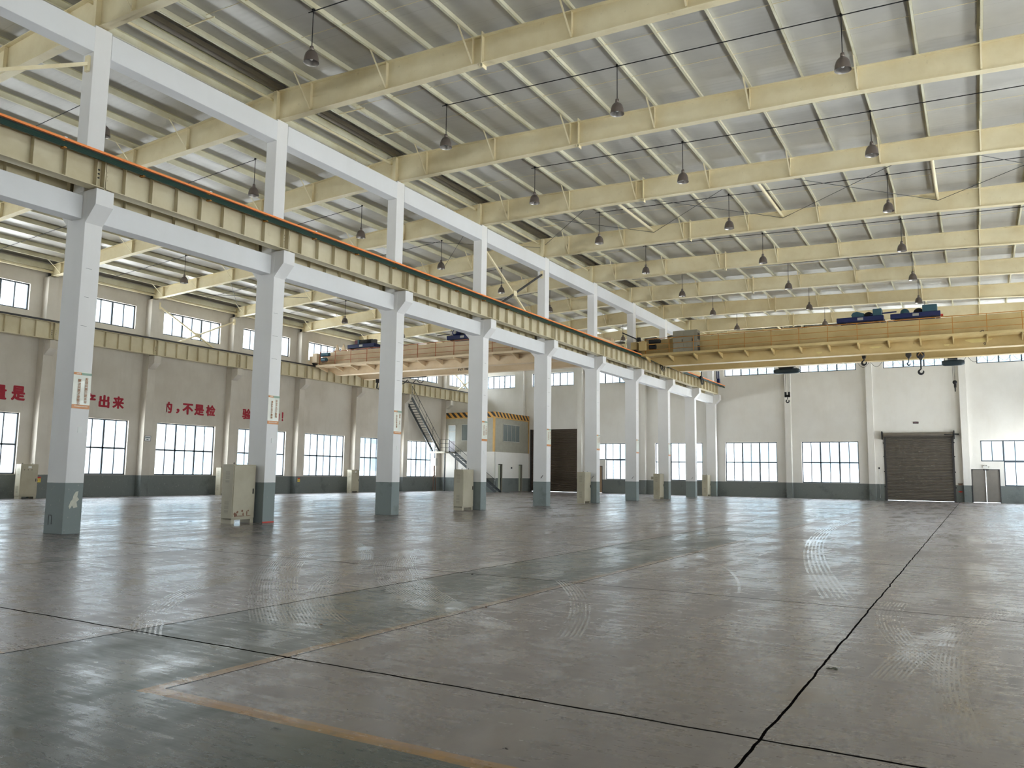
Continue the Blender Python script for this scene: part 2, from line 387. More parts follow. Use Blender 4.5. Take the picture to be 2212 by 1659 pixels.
# ---- right wall (beside and behind the camera)
wl = []
for k in range(0, 10):
    u = yc(k)+3.03; a, b = u-2.08, u+2.08
    wl.append((a, b, 1.2, 4.27, 2.68)); wl.append((a, b, 9.53, 10.9, None))
wall(0, XR, XR+.3, YB, YF+.3, lambda u: top_main(XR)+RT, [x[:4] for x in wl], 'wall_right', M_WALL)
for a, b, c, d, s_ in wl: window(0, XR, -1, a, b, c, d, 6, s_)
# ---- far wall
def topY(u): return (top_main(u) if u > -18.67 else top_left(u))+RT
fw = [(-17.70, -13.62, 1.2, 4.34, 2.74), (-11.76, -7.67, 1.2, 4.34, 2.74), (-23.69, -19.60, 1.2, 4.34, 2.74),
      (-17.70, -13.65, 9.76, 11.0, None), (-11.76, -7.66, 9.76, 11.0, None), (-5.79, -1.69, 9.78, 11.05, None), (.27, 4.35, 9.8, 11.05, None),
      (-23.7, -19.6, 9.66, 10.9, None), (-29.7, -25.6, 9.66, 10.9, None), (-35.7, -31.4, 9.66, 10.9, None), (-41.2, -37.55, 9.66, 10.9, None)]
notch = [(.25, 4.35, 2.87, 4.34, None, 6, (2, 4)), (1.60, 4.35, 1.18, 2.87, None, 4, (2,)),
         (-29.66, -25.57, 2.92, 4.34, None, 6, (2, 4)), (-28.25, -25.57, 1.2, 2.92, None, 4, (2,))]
SH_R = (-5.86, -1.45, 0, 4.75); SH_L = (-35.75, -30.9, 0, 5.68); DR_R = (-.38, 1.34, 0, 2.33); DR_L = (-30.28, -28.55, 0, 2.37)
holes = [x[:4] for x in fw]+[x[:4] for x in notch]+[SH_R, SH_L, DR_R, DR_L]
wall(1, YF, YF+.3, XL-.3, XR+.3, topY, holes, 'wall_far', M_WALL)
for a, b, c, d, s_ in fw: window(1, YF, -1, a, b, c, d, 6, s_)
for a, b, c, d, s_, co, tk in notch: window(1, YF, -1, a, b, c, d, co, s_, tk)
# ---- back wall
wl = []
for u in (-39.6, -33.67, -27.67, -21.67, -15.66, -9.7, -3.7, 2.3):
    wl.append((u-1.9, u+1.9, 9.6, 10.9, None))
wall(1, YB, YB-.3, XL-.3, XR+.3, topY, [x[:4] for x in wl], 'wall_back', M_WALL)
for a, b, c, d, s_ in wl: window(1, YB, 1, a, b, c, d, 6, s_)
for (axis, face, inward, hi), (u0, u1, z0, z1) in PORTS.items():      # one daylight portal per window strip, just outside the wall
    t = face-inward*.26
    if axis == 0: portal(Vector((t, (u0+u1)/2, (z0+z1)/2)), z1-z0, u1-u0, (0, -PI/2*inward, 0))
    else: portal(Vector(((u0+u1)/2, t, (z0+z1)/2)), u1-u0, z1-z0, ((PI/2 if inward > 0 else -PI/2), 0, 0))
# ---- pilasters
def pil_left(k):
    y = yc(k); m = MB(); m.box(XL, XL+.5, y-.25, y+.25, 0, 11.38); pl = y-.22, y+.22
    m.prism([(XL+.5, 7.28), (XL+.98, 7.62), (XL+.98, 8.03), (XL+.5, 8.03)], 1, *pl)
    return m
for k in range(1, 10): structure('trim_%d' % (k,), pil_left(k), M_WALLL)
for i, x in enumerate((-12.66, -6.76, -.66, -24.66, -30.62, -36.66)):
    structure('trim_%d' % (20+i), MB().box(x-.22, x+.22, YF-.40, YF, 0, topY(x)-.02), M_WALL)
# ---- shutters and doors on the far wall
def shutter(idx, r, mat, drum):
    x0, x1, z0, z1 = r
    root = bpy.data.objects.new('door_%d' % idx, None); COL.objects.link(root); root.location = ((x0+x1)/2, YF, 0); root['kind'] = 'structure'
    m = MB(); N = int((z1-.05)/.105); ys = YF+.06
    prof = []
    for i in range(N*6+1):
        z = .05+(z1-.05)*i/(N*6); prof.append((ys-(.0, .05, .07, .07, .06, .02)[i % 6], z))
    vs = [(x, p[0], p[1]) for p in prof for x in (x0, x1)]
    m.add(vs, [(2*i, 2*i+1, 2*i+3, 2*i+2) for i in range(len(prof)-1)], True)
    m.box(x0, x1, ys+.0, ys+.03, .03, z1)
    m.build('slat_curtain', mat, root)
    m = MB()
    for x in (x0, x1): m.box(x-.07, x+.07, YF-.05, YF+.1, 0, z1)
    m.build('guide_rail', M_DGREY, root)
    if drum:
        m = MB().tube([(x0-.05, YF-.17, z1+.03), (x1+.05, YF-.17, z1+.03)], .17, 16); m.build('roller_drum', M_SHUT, root)
        m = MB()
        for x in (x0-.15, x1+.12): m.box(x-.03, x+.03, YF-.40, YF, z1-.3, z1+.3)
        m.box(x1-.5, x1+.3, YF-.36, YF-.25, z1-.02, z1+.05); m.tube([(x1+.1, YF-.2, z1+.04), (x1+.42, YF-.2, z1+.04)], .05); m.build('bracket', M_BLACK, root)
        m = MB()
        for z in (1.0, 2.1, 3.2, 4.2):
            for x in (x0-.09, x1+.09): m.box(x-.03, x+.03, YF-.06, YF-.02, z-.04, z+.04)
        m.build('lug', M_BLACK, root)
shutter(1, SH_R, M_SHUT, True); shutter(2, SH_L, M_SHUTD, False)
def double_door(idx, r, mat):
    x0, x1, z0, z1 = r; c = (x0+x1)/2
    root = bpy.data.objects.new('door_%d' % idx, None); COL.objects.link(root); root.location = (c, YF, 0); root['kind'] = 'structure'
    m = MB().box(x0, x0+.05, YF-.02, YF+.1, 0, z1).box(x1-.05, x1, YF-.02, YF+.1, 0, z1).box(x0, x1, YF-.02, YF+.1, z1-.05, z1); m.build('door_frame', M_DGREY, root)
    for a, b in ((x0+.05, c-.015), (c+.015, x1-.05)):
        m = MB().box(a, b, YF+.02, YF+.07, .03, z1-.05)
        for q in ((a, a+.06), (b-.06, b)): m.box(q[0], q[1], YF+.005, YF+.02, .03, z1-.05)
        for q in (.03, 1.1, z1-.12): m.box(a, b, YF+.005, YF+.02, q, q+.06)
        lf = m.build('door_leaf', mat, root)
    m = MB().box(c-.035, c-.005, YF-.03, YF+.02, .05, z1-.1).box(c+.03, c+.05, YF-.03, YF+.02, .05, z1-.1).build('lock_rod', M_ALU, root)
double_door(3, DR_R, M_DOOR); double_door(4, DR_L, simple('door_tan', S(168, 140, 108), .5))

# ================================================================ MIDDLE COLUMN ROW
ORD = ['', 'first', 'second', 'third', 'fourth', 'fifth', 'sixth', 'seventh', 'eighth', 'ninth', 'tenth']
EXTRA = {1: 'peeled paint on its grey base', 2: 'red strip at its foot', 3: 'no cabinet beside it',
         4: 'beige louvred cabinet at its foot', 5: 'in front of a brown shutter', 6: 'slim cabinet beside it',
         7: 'before far wall windows', 8: 'small cabinet beside it', 9: 'second last in the row', 10: 'against the far wall'}
for k in range(1, 11):
    y0 = Y1+BAY*(k-1)-(.48 if k == 10 else 0); y1 = y0+WY
    t = thing('concrete_column', '%s white concrete column from the left, %s' % (ORD[k], EXTRA[k]), 'column', (XM, y0+WY/2, 0), 'columns of the middle row')
    m = MB().box(XB, XF, y0, y1, 0, 8.2-.0); bevel(m.build('lower_shaft', M_COL, t))
    for s_ in (1, -1):
        xf = XF if s_ > 0 else XB
        m = MB().prism([(xf, 7.41), (xf+s_*.374, 7.81), (xf+s_*.374, 8.2), (xf, 8.2)], 1, y0, y1); m.build('corbel', M_COL, t)
    m = MB().box(-18.9, -18.47, y0, y1, 8.2, 12.49); bevel(m.build('upper_shaft', M_COL, t))
    m = MB()
    for z in (4.9, 5.6, 6.3): m.box(XF, XF+.002, y0+.05+.1*random.random(), y0+.22+.1*random.random(), z, z+.006)
    m.build('hairline_mark', M_DGREY, t)
    if k <= 5:
        m = MB().box(XF, XF+.012, y0+.20, y0+.31, 2.36, 2.50); m.build('inspection_tag', M_WHITE, t)
    if k == 1:
        pts = [(.27, .98), (.33, .99), (.31, .86), (.36, .80), (.30, .74), (.33, .62), (.24, .60), (.20, .66), (.15, .58), (.12, .64), (.16, .76), (.20, .80), (.22, .90)]
        m = MB().prism([(y0+a, b) for a, b in pts], 0, XF, XF+.003); m.build('peeled_patch', simple('bare_filler', S(206, 204, 188), .8, scale=12), t)
        m = MB().box(XM-.20, XM-.18, y0-.004, y0, .20, .44).box(XM-.18, XM-.10, y0-.004, y0, .41, .44).box(XM-.08, XM-.06, y0-.004, y0, .22, .44); m.build('socket_outline', M_BLACK, t)
    if k == 2: MB().box(XF-.02, XF+.004, y0, y1+.004, 0, .035).build('red_base_strip', M_REDS, t)
    if k in (5, 6, 7, 9): MB().tube([(XM+.1, y0, 1.38), (XM+.1, y0-.06, 1.36), (XM+.16, y0-.08, 1.42), (XM+.22, y0-.08, 1.5)], .012, 6).build('hook', M_BLACK, t)
    # tie beams to the next column
    if k <= 10:
        a, b = (y1-BAY, y0) if k == 1 else (Y1+BAY*(k-2)+WY, y0)
        lab = ['', 'reaching the photo edge before the first column'] if k == 1 else ['', 'between the %s and %s middle columns' % (ORD[k-1], ORD[k])]
        tag(bevel(MB().box(-18.85, -18.45, a, b, 7.52, 8.10).build('tie_beam', M_CONC, None, (-18.65, (a+b)/2, 7.52))), 'white concrete tie beam under the crane girders ' + lab[1], 'beam', 'lower tie beams')
        tag(bevel(MB().box(-18.88, -18.46, a, b, 11.78, 12.42).build('tie_beam', M_CONC, None, (-18.65, (a+b)/2, 11.78))), 'white concrete tie beam under the roof ' + lab[1], 'beam', 'upper tie beams')

# ================================================================ CRANE RUNWAYS
def girder(xc, side, ka, zb, zt, hw, label, group, ya=None, yb=None):
    ya = yc(ka) if ya is None else ya; yb = yc(ka+1) if yb is None else yb
    t = thing('crane_girder', label, 'girder', (xc, (ya+yb)/2, zb), group)
    m = MB().box(xc-.008, xc+.008, ya+.01, yb-.01, zb+.02, zt-.02); m.build('web', M_GIRD, t)
    m = MB().box(xc-hw, xc+hw, ya+.01, yb-.01, zb, zb+.022); m.build('bottom_flange', M_GIRD, t)
    m = MB().box(xc-hw-.02, xc+hw+.02, ya+.01, yb-.01, zt-.022, zt); m.build('top_flange', M_GIRD, t)
    n_ = max(1, round((yb-ya)/.8))
    for i in range(n_):
        y = ya+(yb-ya)*(i+.72)/n_
        MB().box(xc-hw+.02, xc+hw-.02, y-.008, y+.008, zb+.022, zt-.02).build('stiffener', M_GIRD, t)
    for y in (ya+.02, yb-.02): MB().box(xc-hw, xc+hw, y-.012, y+.012, zb-.04, zt-.02).build('end_plate', M_GIRD, t)
    if side > 0:
        for y in (ya+.10, yb-.10):
            for z in (.28, .38, .48): MB().box(xc+.005, xc+.03, y-.025, y+.025, zb+z-.015, zb+z+.015).build('bolt', M_BLACK, t)
    return t
for k in range(0, 10):
    nm = 'photo edge to first middle column' if k == 0 else 'from %s to %s middle column' % (ORD[k], ORD[k+1])
    ya = yc(k); yb = yc(k+1) if k < 9 else 64.2
    girder(-18.12, 1, k, 8.24, 9.02, .17, 'cream crane girder on the nearer side, '+nm, 'near crane girders of the middle row', ya, yb)
    girder(-19.20, -1, k, 8.24, 9.02, .17, 'cream crane girder on the rear side, '+nm, 'rear crane girders of the middle row', ya, yb)
for k in range(1, 10):
    girder(-40.78, 1, k, 8.07, 8.95, .16, 'cream stiffened crane girder along the left wall, %s bay counted from the photo edge' % ORD[k], 'crane girders of the left wall', yc(k), yc(k+1) if k < 9 else 64.6)
for x, z, lab in ((-18.12, 9.02, 'on the nearer girders of the middle row'), (-19.2, 9.02, 'on the rear girders of the middle row'), (-40.78, 8.95, 'along the left wall')):
    tag(MB().box(x-.06, x+.06, 5.2, 64.3, z, z+.02).box(x-.015, x+.015, 5.2, 64.3, z+.02, z+.09).box(x-.035, x+.035, 5.2, 64.3, z+.09, z+.13).build('crane_rail', M_DGREY, None, (x, 35, z)), 'dark steel crane rail running ' + lab, 'rail')
# conductor bars on the middle runway
t = thing('conductor_bar', 'orange and green electric conductor bars running along the middle crane girders', 'conductor bar', (-17.7, 35, 8.8))
ya, yb = 5.2, 65.0
MB().box(-17.66, -17.60, ya, yb, 8.95, 9.00).build('orange_bar', M_ORANGE, t)
for i, z in enumerate((8.90, 8.85, 8.80)): MB().box(-17.70+.02*i, -17.65+.02*i, ya, yb, z-.018, z+.022).build('green_bar', M_GREEN, t)
y = 5.93
while y < 65: MB().box(-17.93, -17.66, y-.02, y+.02, 8.93, 8.97).box(-17.75, -17.59, y-.03, y+.03, 8.76, 8.782).box(-17.75, -17.72, y-.02, y+.02, 8.76, 8.95).build('support_arm', M_RAILO, t); y += 2.0
y = 5.93
while y < 65: MB().box(-17.665, -17.595, y-.035, y+.035, 8.995, 9.02).build('clip', M_WHITE, t); y += 4.0
tag(MB().box(-17.72, -17.5, 63.0, 63.25, 9.0, 9.35).box(-17.6, -17.52, 63.0, 63.1, 9.35, 9.95).box(-17.74, -17.66, 63.0, 63.1, 9.35, 9.95).box(-18.2, -17.5, 62.9, 63.3, 9.0, 9.06).build('rail_stop', M_BLUE, None, (-17.6, 63.1, 9.0)), 'navy steel end stop standing at the far end of the middle runway', 'end stop')

# ================================================================ ROOF STEEL
def rafter(k, side):
    y = yc(k) if k < 10 else 64.68
    if side > 0: xa, xb, tf, bp = -18.67+.03, XR, top_main, BM
    else: xa, xb, tf, bp = -18.67-.03, XL+.12, top_left, BL
    bf = lambda x: interp(x, bp)
    xs = [xa+(xb-xa)*i/14 for i in range(15)]
    where = 'over the main bay' if side > 0 else 'over the left bay'
    t = thing('roof_rafter', 'cream tapered steel rafter %s, on the %s middle column from the left' % (where, ORD[k]), 'rafter', ((xa+xb)/2, y, bf((xa+xb)/2)), 'rafters '+where)
    tw, fw_ = .006, .125
    m = MB()
    for a, b in zip(xs, xs[1:]):
        m.hexa([(a, y-tw, bf(a)), (b, y-tw, bf(b)), (b, y+tw, bf(b)), (a, y+tw, bf(a)), (a, y-tw, tf(a)), (b, y-tw, tf(b)), (b, y+tw, tf(b)), (a, y+tw, tf(a))])
    m.build('web', M_RAFT, t)
    for nm, f_, th in (('bottom_flange', bf, .02), ('top_flange', tf, -.02)):
        m = MB()
        for a, b in zip(xs, xs[1:]):
            m.hexa([(a, y-fw_, f_(a)), (b, y-fw_, f_(b)), (b, y+fw_, f_(b)), (a, y+fw_, f_(a)), (a, y-fw_, f_(a)+th), (b, y-fw_, f_(b)+th), (b, y+fw_, f_(b)+th), (a, y+fw_, f_(a)+th)])
        m.build(nm, M_RAFT, t)
    px = []
    x = -17.24 if side > 0 else -20.05
    while (x < XR-.4 if side > 0 else x > XL+.6): px.append(x); x += 1.483 if side > 0 else -1.455
    for x in px[::2]:
        st = MB().box(x-.006, x+.006, y-.11, y+.11, bf(x)+.02, tf(x)-.02); st.build('stiffener', M_RAFT, t)
        if abs(x) > 0:
            for sy in ((-1, 1) if k < 10 else (-1,)): MB().bar((x, y+sy*.10, bf(x)+.06), (x, y+sy*.86, tf(x)+.06), .045, .012).build('fly_brace', M_RAFT, t)
    if side > 0:
        for x in (-11.0,):
            m = MB().box(x-.012, x+.012, y-.13, y+.13, bf(x)-.10, tf(x)+.10).box(x-.05, x+.05, y-.13, y-.11, bf(x)-.10, bf(x)-.02); m.build('splice_plate', M_RAFT, t)
        m = MB().box(-18.78, -18.64, y-.15, y+.15, 12.49, 13.50); m.build('seat_stub', M_RAFT, t)
    else:
        m = MB().box(XL+.14, XL+.20, y-.13, y+.13, 11.38, bf(XL+.2)+.6).box(XL+.05, XL+.4, y-.15, y+.15, 11.37, 11.40); m.build('seat_stub', M_DGREY, t)
    return px
for k in range(1, 11): PXM = rafter(k, 1); PXL = rafter(k, -1)
def purlin(x, zf, lab, group, s_=1):
    z = zf(x); a, b = YB, YF
    m = MB().box(x-.003, x+.003, a, b, z+.0, z+.195).box(x, x+s_*.065, a, b, z, z+.004).box(x-s_*.065, x, a, b, z+.19, z+.195).box(x+s_*.061, x+s_*.065, a, b, z, z+.02)
    return tag(m.build('roof_purlin', M_PURL, None, (x, (a+b)/2, z)), lab, 'purlin', group)
NW = ['', 'first', 'second', 'third', 'fourth', 'fifth', 'sixth', 'seventh', 'eighth', 'ninth', 'tenth', 'eleventh', 'twelfth', 'thirteenth', 'fourteenth', 'fifteenth', 'sixteenth']
for i, x in enumerate(PXM): purlin(x, top_main, 'cream purlin over the main bay, %s line out from the middle columns' % NW[i+1], 'purlins over the main bay')
for i, x in enumerate(PXL): purlin(x, top_left, 'cream purlin over the left bay, %s line out from the middle columns' % NW[i+1], 'purlins over the left bay', -1)
purlin(-18.1, top_main, 'cream ridge purlin just on the main-bay side of the middle columns', 'ridge purlins'); purlin(-19.1, top_left, 'cream ridge purlin just on the left-bay side of the middle columns', 'ridge purlins', -1)
tag(MB().tube([(-18.95, yc(1)-6, 13.30), (-18.95, YF, 13.30)], .045, 8).build('strut_tube', M_RAFT, None, (-18.95, 38, 13.30)), 'long cream tie tube below the ridge beside the middle columns', 'strut')
tag(MB().box(-18.74, -18.52, YB, YF, 13.51, 13.66).build('ridge_shade_strip', simple('ridge_shade_brown', S(104, 95, 78), .6), None, (-18.63, 25, 13.5)), 'long strip of painted dark channel beside the ridge tube above the middle columns', 'shading')  # dark strip paints in the shade of the slot along the ridge
tag(MB().tube([(XL+.35, yc(1)-6, 11.66), (XL+.35, YF, 11.66)], .07, 10).build('strut_tube', M_RAFT, None, (XL+.35, 38, 11.66)), 'long cream eaves tube along the top of the left wall', 'strut')
tag(MB().box(XL+.02, XL+.32, YB, YF, 11.78, 12.05).build('eaves_beam', M_PURL, None, (XL+.2, 26, 11.8)), 'cream eaves beam closing the roof along the left wall', 'beam')
# sag rods + lamp conduits per bay
for k in range(1, 10):
    y = yc(k)+2.95
    m = MB(); m.tube([(-14.45, y, top_main(-14.45)-.04), (XR-.2, y, top_main(XR)-.04)], .014, 6)
    tag(m.build('lighting_conduit', M_BLACK, None, (-5, y, 13)), 'thin dark lamp conduit across the main bay beyond the %s middle column' % ORD[k], 'conduit', 'lamp conduits over the main bay')
    m = MB(); m.tube([(-23.0, y, top_left(-23)-.04), (XL+.8, y, top_left(XL+.8)-.04)], .012, 6)
    tag(m.build('lighting_conduit', M_BLACK, None, (-32, y, 12.8)), 'thin dark lamp conduit across the left bay beyond the %s middle column' % ORD[k], 'conduit', 'lamp conduits over the left bay')
    m = MB()
    for yy in (yc(k)+2.0, yc(k)+4.0): m.tube([(-17.3, yy, top_main(-17.3)+.12), (XR-.2, yy, top_main(XR)+.12)], .008, 5)
    m.bar((-18.0, yc(k)+2, 13.45), (-16.9, yc(k)+2, 13.42), .03, .03); m.bar((-18.0, yc(k)+4, 13.45), (-16.9, yc(k)+4, 13.42), .03, .03)
    tag(m.build('sag_rod', M_RAFT, None, (-6, yc(k)+3, 13.3)), 'pair of thin sag rods tying the purlins beyond the %s middle column' % ORD[k], 'rod', 'sag rods')
# braced bays
for k in (4, 9):
    ya, yb = yc(k), (yc(k+1) if k < 9 else 64.68)
    for x in (-12.8, -6.88, -.9):
        tag(MB().tube([(x, ya, top_main(x)-.22), (x, yb, top_main(x)-.22)], .06, 10).build('strut_tube', M_RAFT, None, (x, (ya+yb)/2, 13)), 'round cream roof strut at %s, between %s and %s rafters' % ({-12.8: 'the left quarter', -6.88: 'mid span', -.9: 'the right quarter'}[x], ORD[k], ORD[k+1]), 'strut', 'roof struts')
    for xa, xb in ((-18.6, -12.8), (-12.8, -6.88), (-6.88, -.9), (-.9, 4.8)):
        za, zb = top_main(xa)-.28, top_main(xb)-.28
        t = thing('cross_brace', 'x', 'brace', ((xa+xb)/2, (ya+yb)/2, za)); MB().tube([(xa, ya, za), (xb, yb, zb)], .011, 5).build('rod', M_STAIR, t); MB().tube([(xb, ya, zb-.02), (xa, yb, za-.02)], .011, 5).build('rod', M_STAIR, t)
        tag(t, 'thin crossed roof rods, panel %s from the middle columns, beyond %s rafter' % (['one', 'two', 'three', 'four'][[-18.6, -12.8, -6.88, -.9].index(xa)], ORD[k]), 'brace', 'crossed roof rods')
    t = thing('cross_brace', 'x', 'brace', (-30, ya+3, 12.4))
    for p_, q_ in (((-18.9, ya, 13.1), (-24.9, yb, 12.75)), ((-24.9, ya, 12.75), (-18.9, yb, 13.1)), ((-35, ya, 12.1), (-41, yb, 11.75)), ((-41, ya, 11.75), (-35, yb, 12.1))): MB().tube([p_, q_], .011, 5).build('rod', M_STAIR, t)
    tag(t, 'thin crossed roof rods over the left bay beyond the %s column' % ORD[k], 'brace', 'crossed roof rods')
def wall_brace(x, k, z0, z1, lab, dark=False, one=False):
    ya, yb = (yc(k)+.25, (yc(k+1) if k < 9 else 64.68)-.25)
    t = thing('cross_brace', lab, 'brace', (x, (ya+yb)/2, (z0+z1)/2), 'crossed wall braces')
    a, b = (x, ya, z1), (x, yb, z0)
    if not one: MB().bar(a, b, .08, .08).build('diagonal_bar', M_RAFT, t)
    MB().bar((x+.05, ya, z0), (x+.05, yb, z1), .08, .08).build('diagonal_bar', M_DGREY if dark else M_RAFT, t)
    if not one: MB().box(x-.02, x+.1, (ya+yb)/2-.15, (ya+yb)/2+.15, (z0+z1)/2-.12, (z0+z1)/2+.12).build('gusset_plate', M_RAFT, t)
    for y in ((ya, yb) if not one else (yb,)): MB().box(x-.04, x+.1, y-.04, y+.06, z1-.2, z1+.2).build('gusset_plate', M_RAFT, t)
wall_brace(-18.68, 4, 8.5, 11.6, 'crossed steel brace with one dark bar between the fourth and fifth middle columns', True)
wall_brace(-18.68, 0, 8.5, 11.5, 'cream diagonal brace bar ending near the top of the first middle column', False, True)
wall_brace(XL+.42, 4, 8.45, 11.07, 'crossed steel brace in front of the third upper window of the left wall')
wall_brace(XL+.42, 9, 8.45, 11.07, 'crossed steel brace in the far corner of the left wall')

# ================================================================ LAMPS
def make_lamp():
    t = thing('pendant_lamp', 'x', 'lamp', (0, 0, 0), 'high bay pendant lamps')
    m = LM(); m.tube([(0, 0, .40), (0, 0, 1.45)], .012, 6).box(-.03, .03, -.03, .03, 1.42, 1.48); m.build('rod', M_BLACK, t)
    m = LM(); m.lathe([(.02, .46), (.05, .44), (.06, .34), (.035, .33)], n_=14); m.build('socket', M_LAMP, t)
    m = LM(); m.lathe([(.05, .335), (.105, .305), (.155, .235), (.183, .14), (.194, .05), (.2, 0)], n_=24); s_ = m.build('lamp_shade', M_LAMP, t)
    m = LM(); m.lathe([(.04, .325), (.095, .295), (.147, .225), (.175, .135), (.188, .05), (.2, 0)], n_=24); m.build('reflector', M_LAMPIN, t)
    m = LM(); m.lathe([(.0, .06), (.035, .075), (.05, .12), (.04, .2), (.025, .3)], n_=12); m.build('bulb', M_BULB, t)
    return t
lamp0 = None
ROWS = [(-14.30, range(1, 9), top_main, 'main bay row nearest the columns'), (-8.37, range(1, 9), top_main, 'main bay middle row'), (-2.43, range(1, 9), top_main, 'main bay row nearest the camera'),
        (-22.96, range(1, 9), top_left, 'left bay row nearest the columns'), (-28.78, range(1, 9), top_left, 'left bay middle row'), (-34.6, range(1, 9), top_left, 'left bay row nearest its wall')]
for x, ks, tf, lab in ROWS:
    for k in ks:
        if x in (-14.30, ) and k < 1: continue
        if x > -10 and k < 2: continue
        o = lamp0 if lamp0 is None else copy_tree(lamp0)
        if o is None: lamp0 = make_lamp(); o = lamp0
        o.location = (x+random.uniform(-.05, .05), yc(k)+2.95+random.uniform(-.05, .05), tf(x)-1.46)
        o['label'] = 'bell lamp of the %s, past the %s middle column' % (lab, ORD[k])

# ================================================================ CABINETS
def make_cabinet(louv=True):
    """origin at the floor under the corner nearest the camera; door faces +x, louvred side faces -y"""
    t = thing('electrical_cabinet', 'x', 'cabinet', (0, 0, 0))
    D, W, H = .44, .84, 1.70
    m = LM(); m.box(-D, 0, 0, W, .15, H); bevel(m.build('body', M_CAB, t), .008)
    m = LM(); m.box(-D+.01, -.01, 0.01, .13, 0, .15).box(-D+.01, -.01, W-.13, W-.01, 0, .15).box(-D+.01, -.01, .01, W-.01, .11, .15); m.build('plinth', M_CAB, t)
    m = LM(); m.box(0, .018, .03, W-.03, .19, H-.04); d = m.build('door', M_CAB, t); bevel(d, .006)
    m = LM(); m.box(.018, .04, W-.11, W-.085, .85, 1.0); m.build('handle', M_BLACK, d)
    m = LM()
    for zb in (.32, .50, .68, 1.18, 1.30, 1.42)[0:6]:
        pass
    for base_ in (.30, 1.16):
        for g in range(3):
            for i in range(3): m.box(-.30, -.14, -.006, 0, base_+g*.125+i*.032, base_+g*.125+i*.032+.016)
    m.build('louver', M_CABG, t)
    m = LM()
    for y in (.12, W-.22): m.tube([(-.12, y, H), (-.12, y-.02, H+.03), (-.12, y, H+.055), (-.12, y+.02, H+.03), (-.12, y, H)], .008, 6)
    m.build('lifting_eye', M_BLACK, t)
    return t
c0 = make_cabinet()
def place(src, loc, label, group=None, first=False):
    o = src if first else copy_tree(src); o.location = loc; o['label'] = label
    if group: o['group'] = group
    return o
place(c0, (-18.58, 16.02, 0), 'beige electrical cabinet with rusty lower door, beside the second column', 'cabinets of the middle row', True)
for k in (4, 6, 8):
    place(c0, (-18.62, Y1+BAY*(k-1)-.92, 0), 'beige electrical cabinet with louvred side, against the %s middle column' % ORD[k], 'cabinets of the middle row')
o = place(c0, (-18.75, 63.7-.15, 0), 'dull beige electrical cabinet at the far end of the middle row', 'cabinets of the middle row')
for k in (3, 5, 7):
    o = place(c0, (-40.45, Y1+BAY*(k-1)-1.02, 0), 'beige cabinet at the left wall, %s' % {3: 'nearest the photo edge', 5: 'half hidden behind the rusty cabinet', 7: 'seen between the second and third middle columns'}[k], 'cabinets of the left wall')
    MB().box(0, 0, 0, 0, 0, 0)
    m = LM(); m.box(.019, .024, .34, .5, 1.50, 1.60); q = m.build('label_plate', M_WHITE, o)
    m = LM()
    for y in (.16, .34, .52): m.lathe([(.0, .03), (.018, .03), (.018, .018)], (0, y, 1.42), 8, 0)
    m.build('indicator', M_BLACK, o)
# rust damage on the first cabinet
q = [c for c in c0.children if c.name.startswith('door')][0]
m = LM()
for (y, z, a, b) in ((.14, .25, .10, .08), (.20, .33, .05, .05), (.38, .36, .05, .04), (.42, .26, .03, .08), (.55, .30, .03, .09), (.60, .36, .04, .03), (.30, .215, .22, .012), (.62, .215, .12, .01)):
    pts = [(y+a*random.uniform(.5, 1)*math.cos(j*PI/5), z+b*random.uniform(.4, 1)*math.sin(j*PI/5)) for j in range(10)]
    m.prism(pts, 0, .018, .0195)
m.build('rust_spot', M_RUST, q)

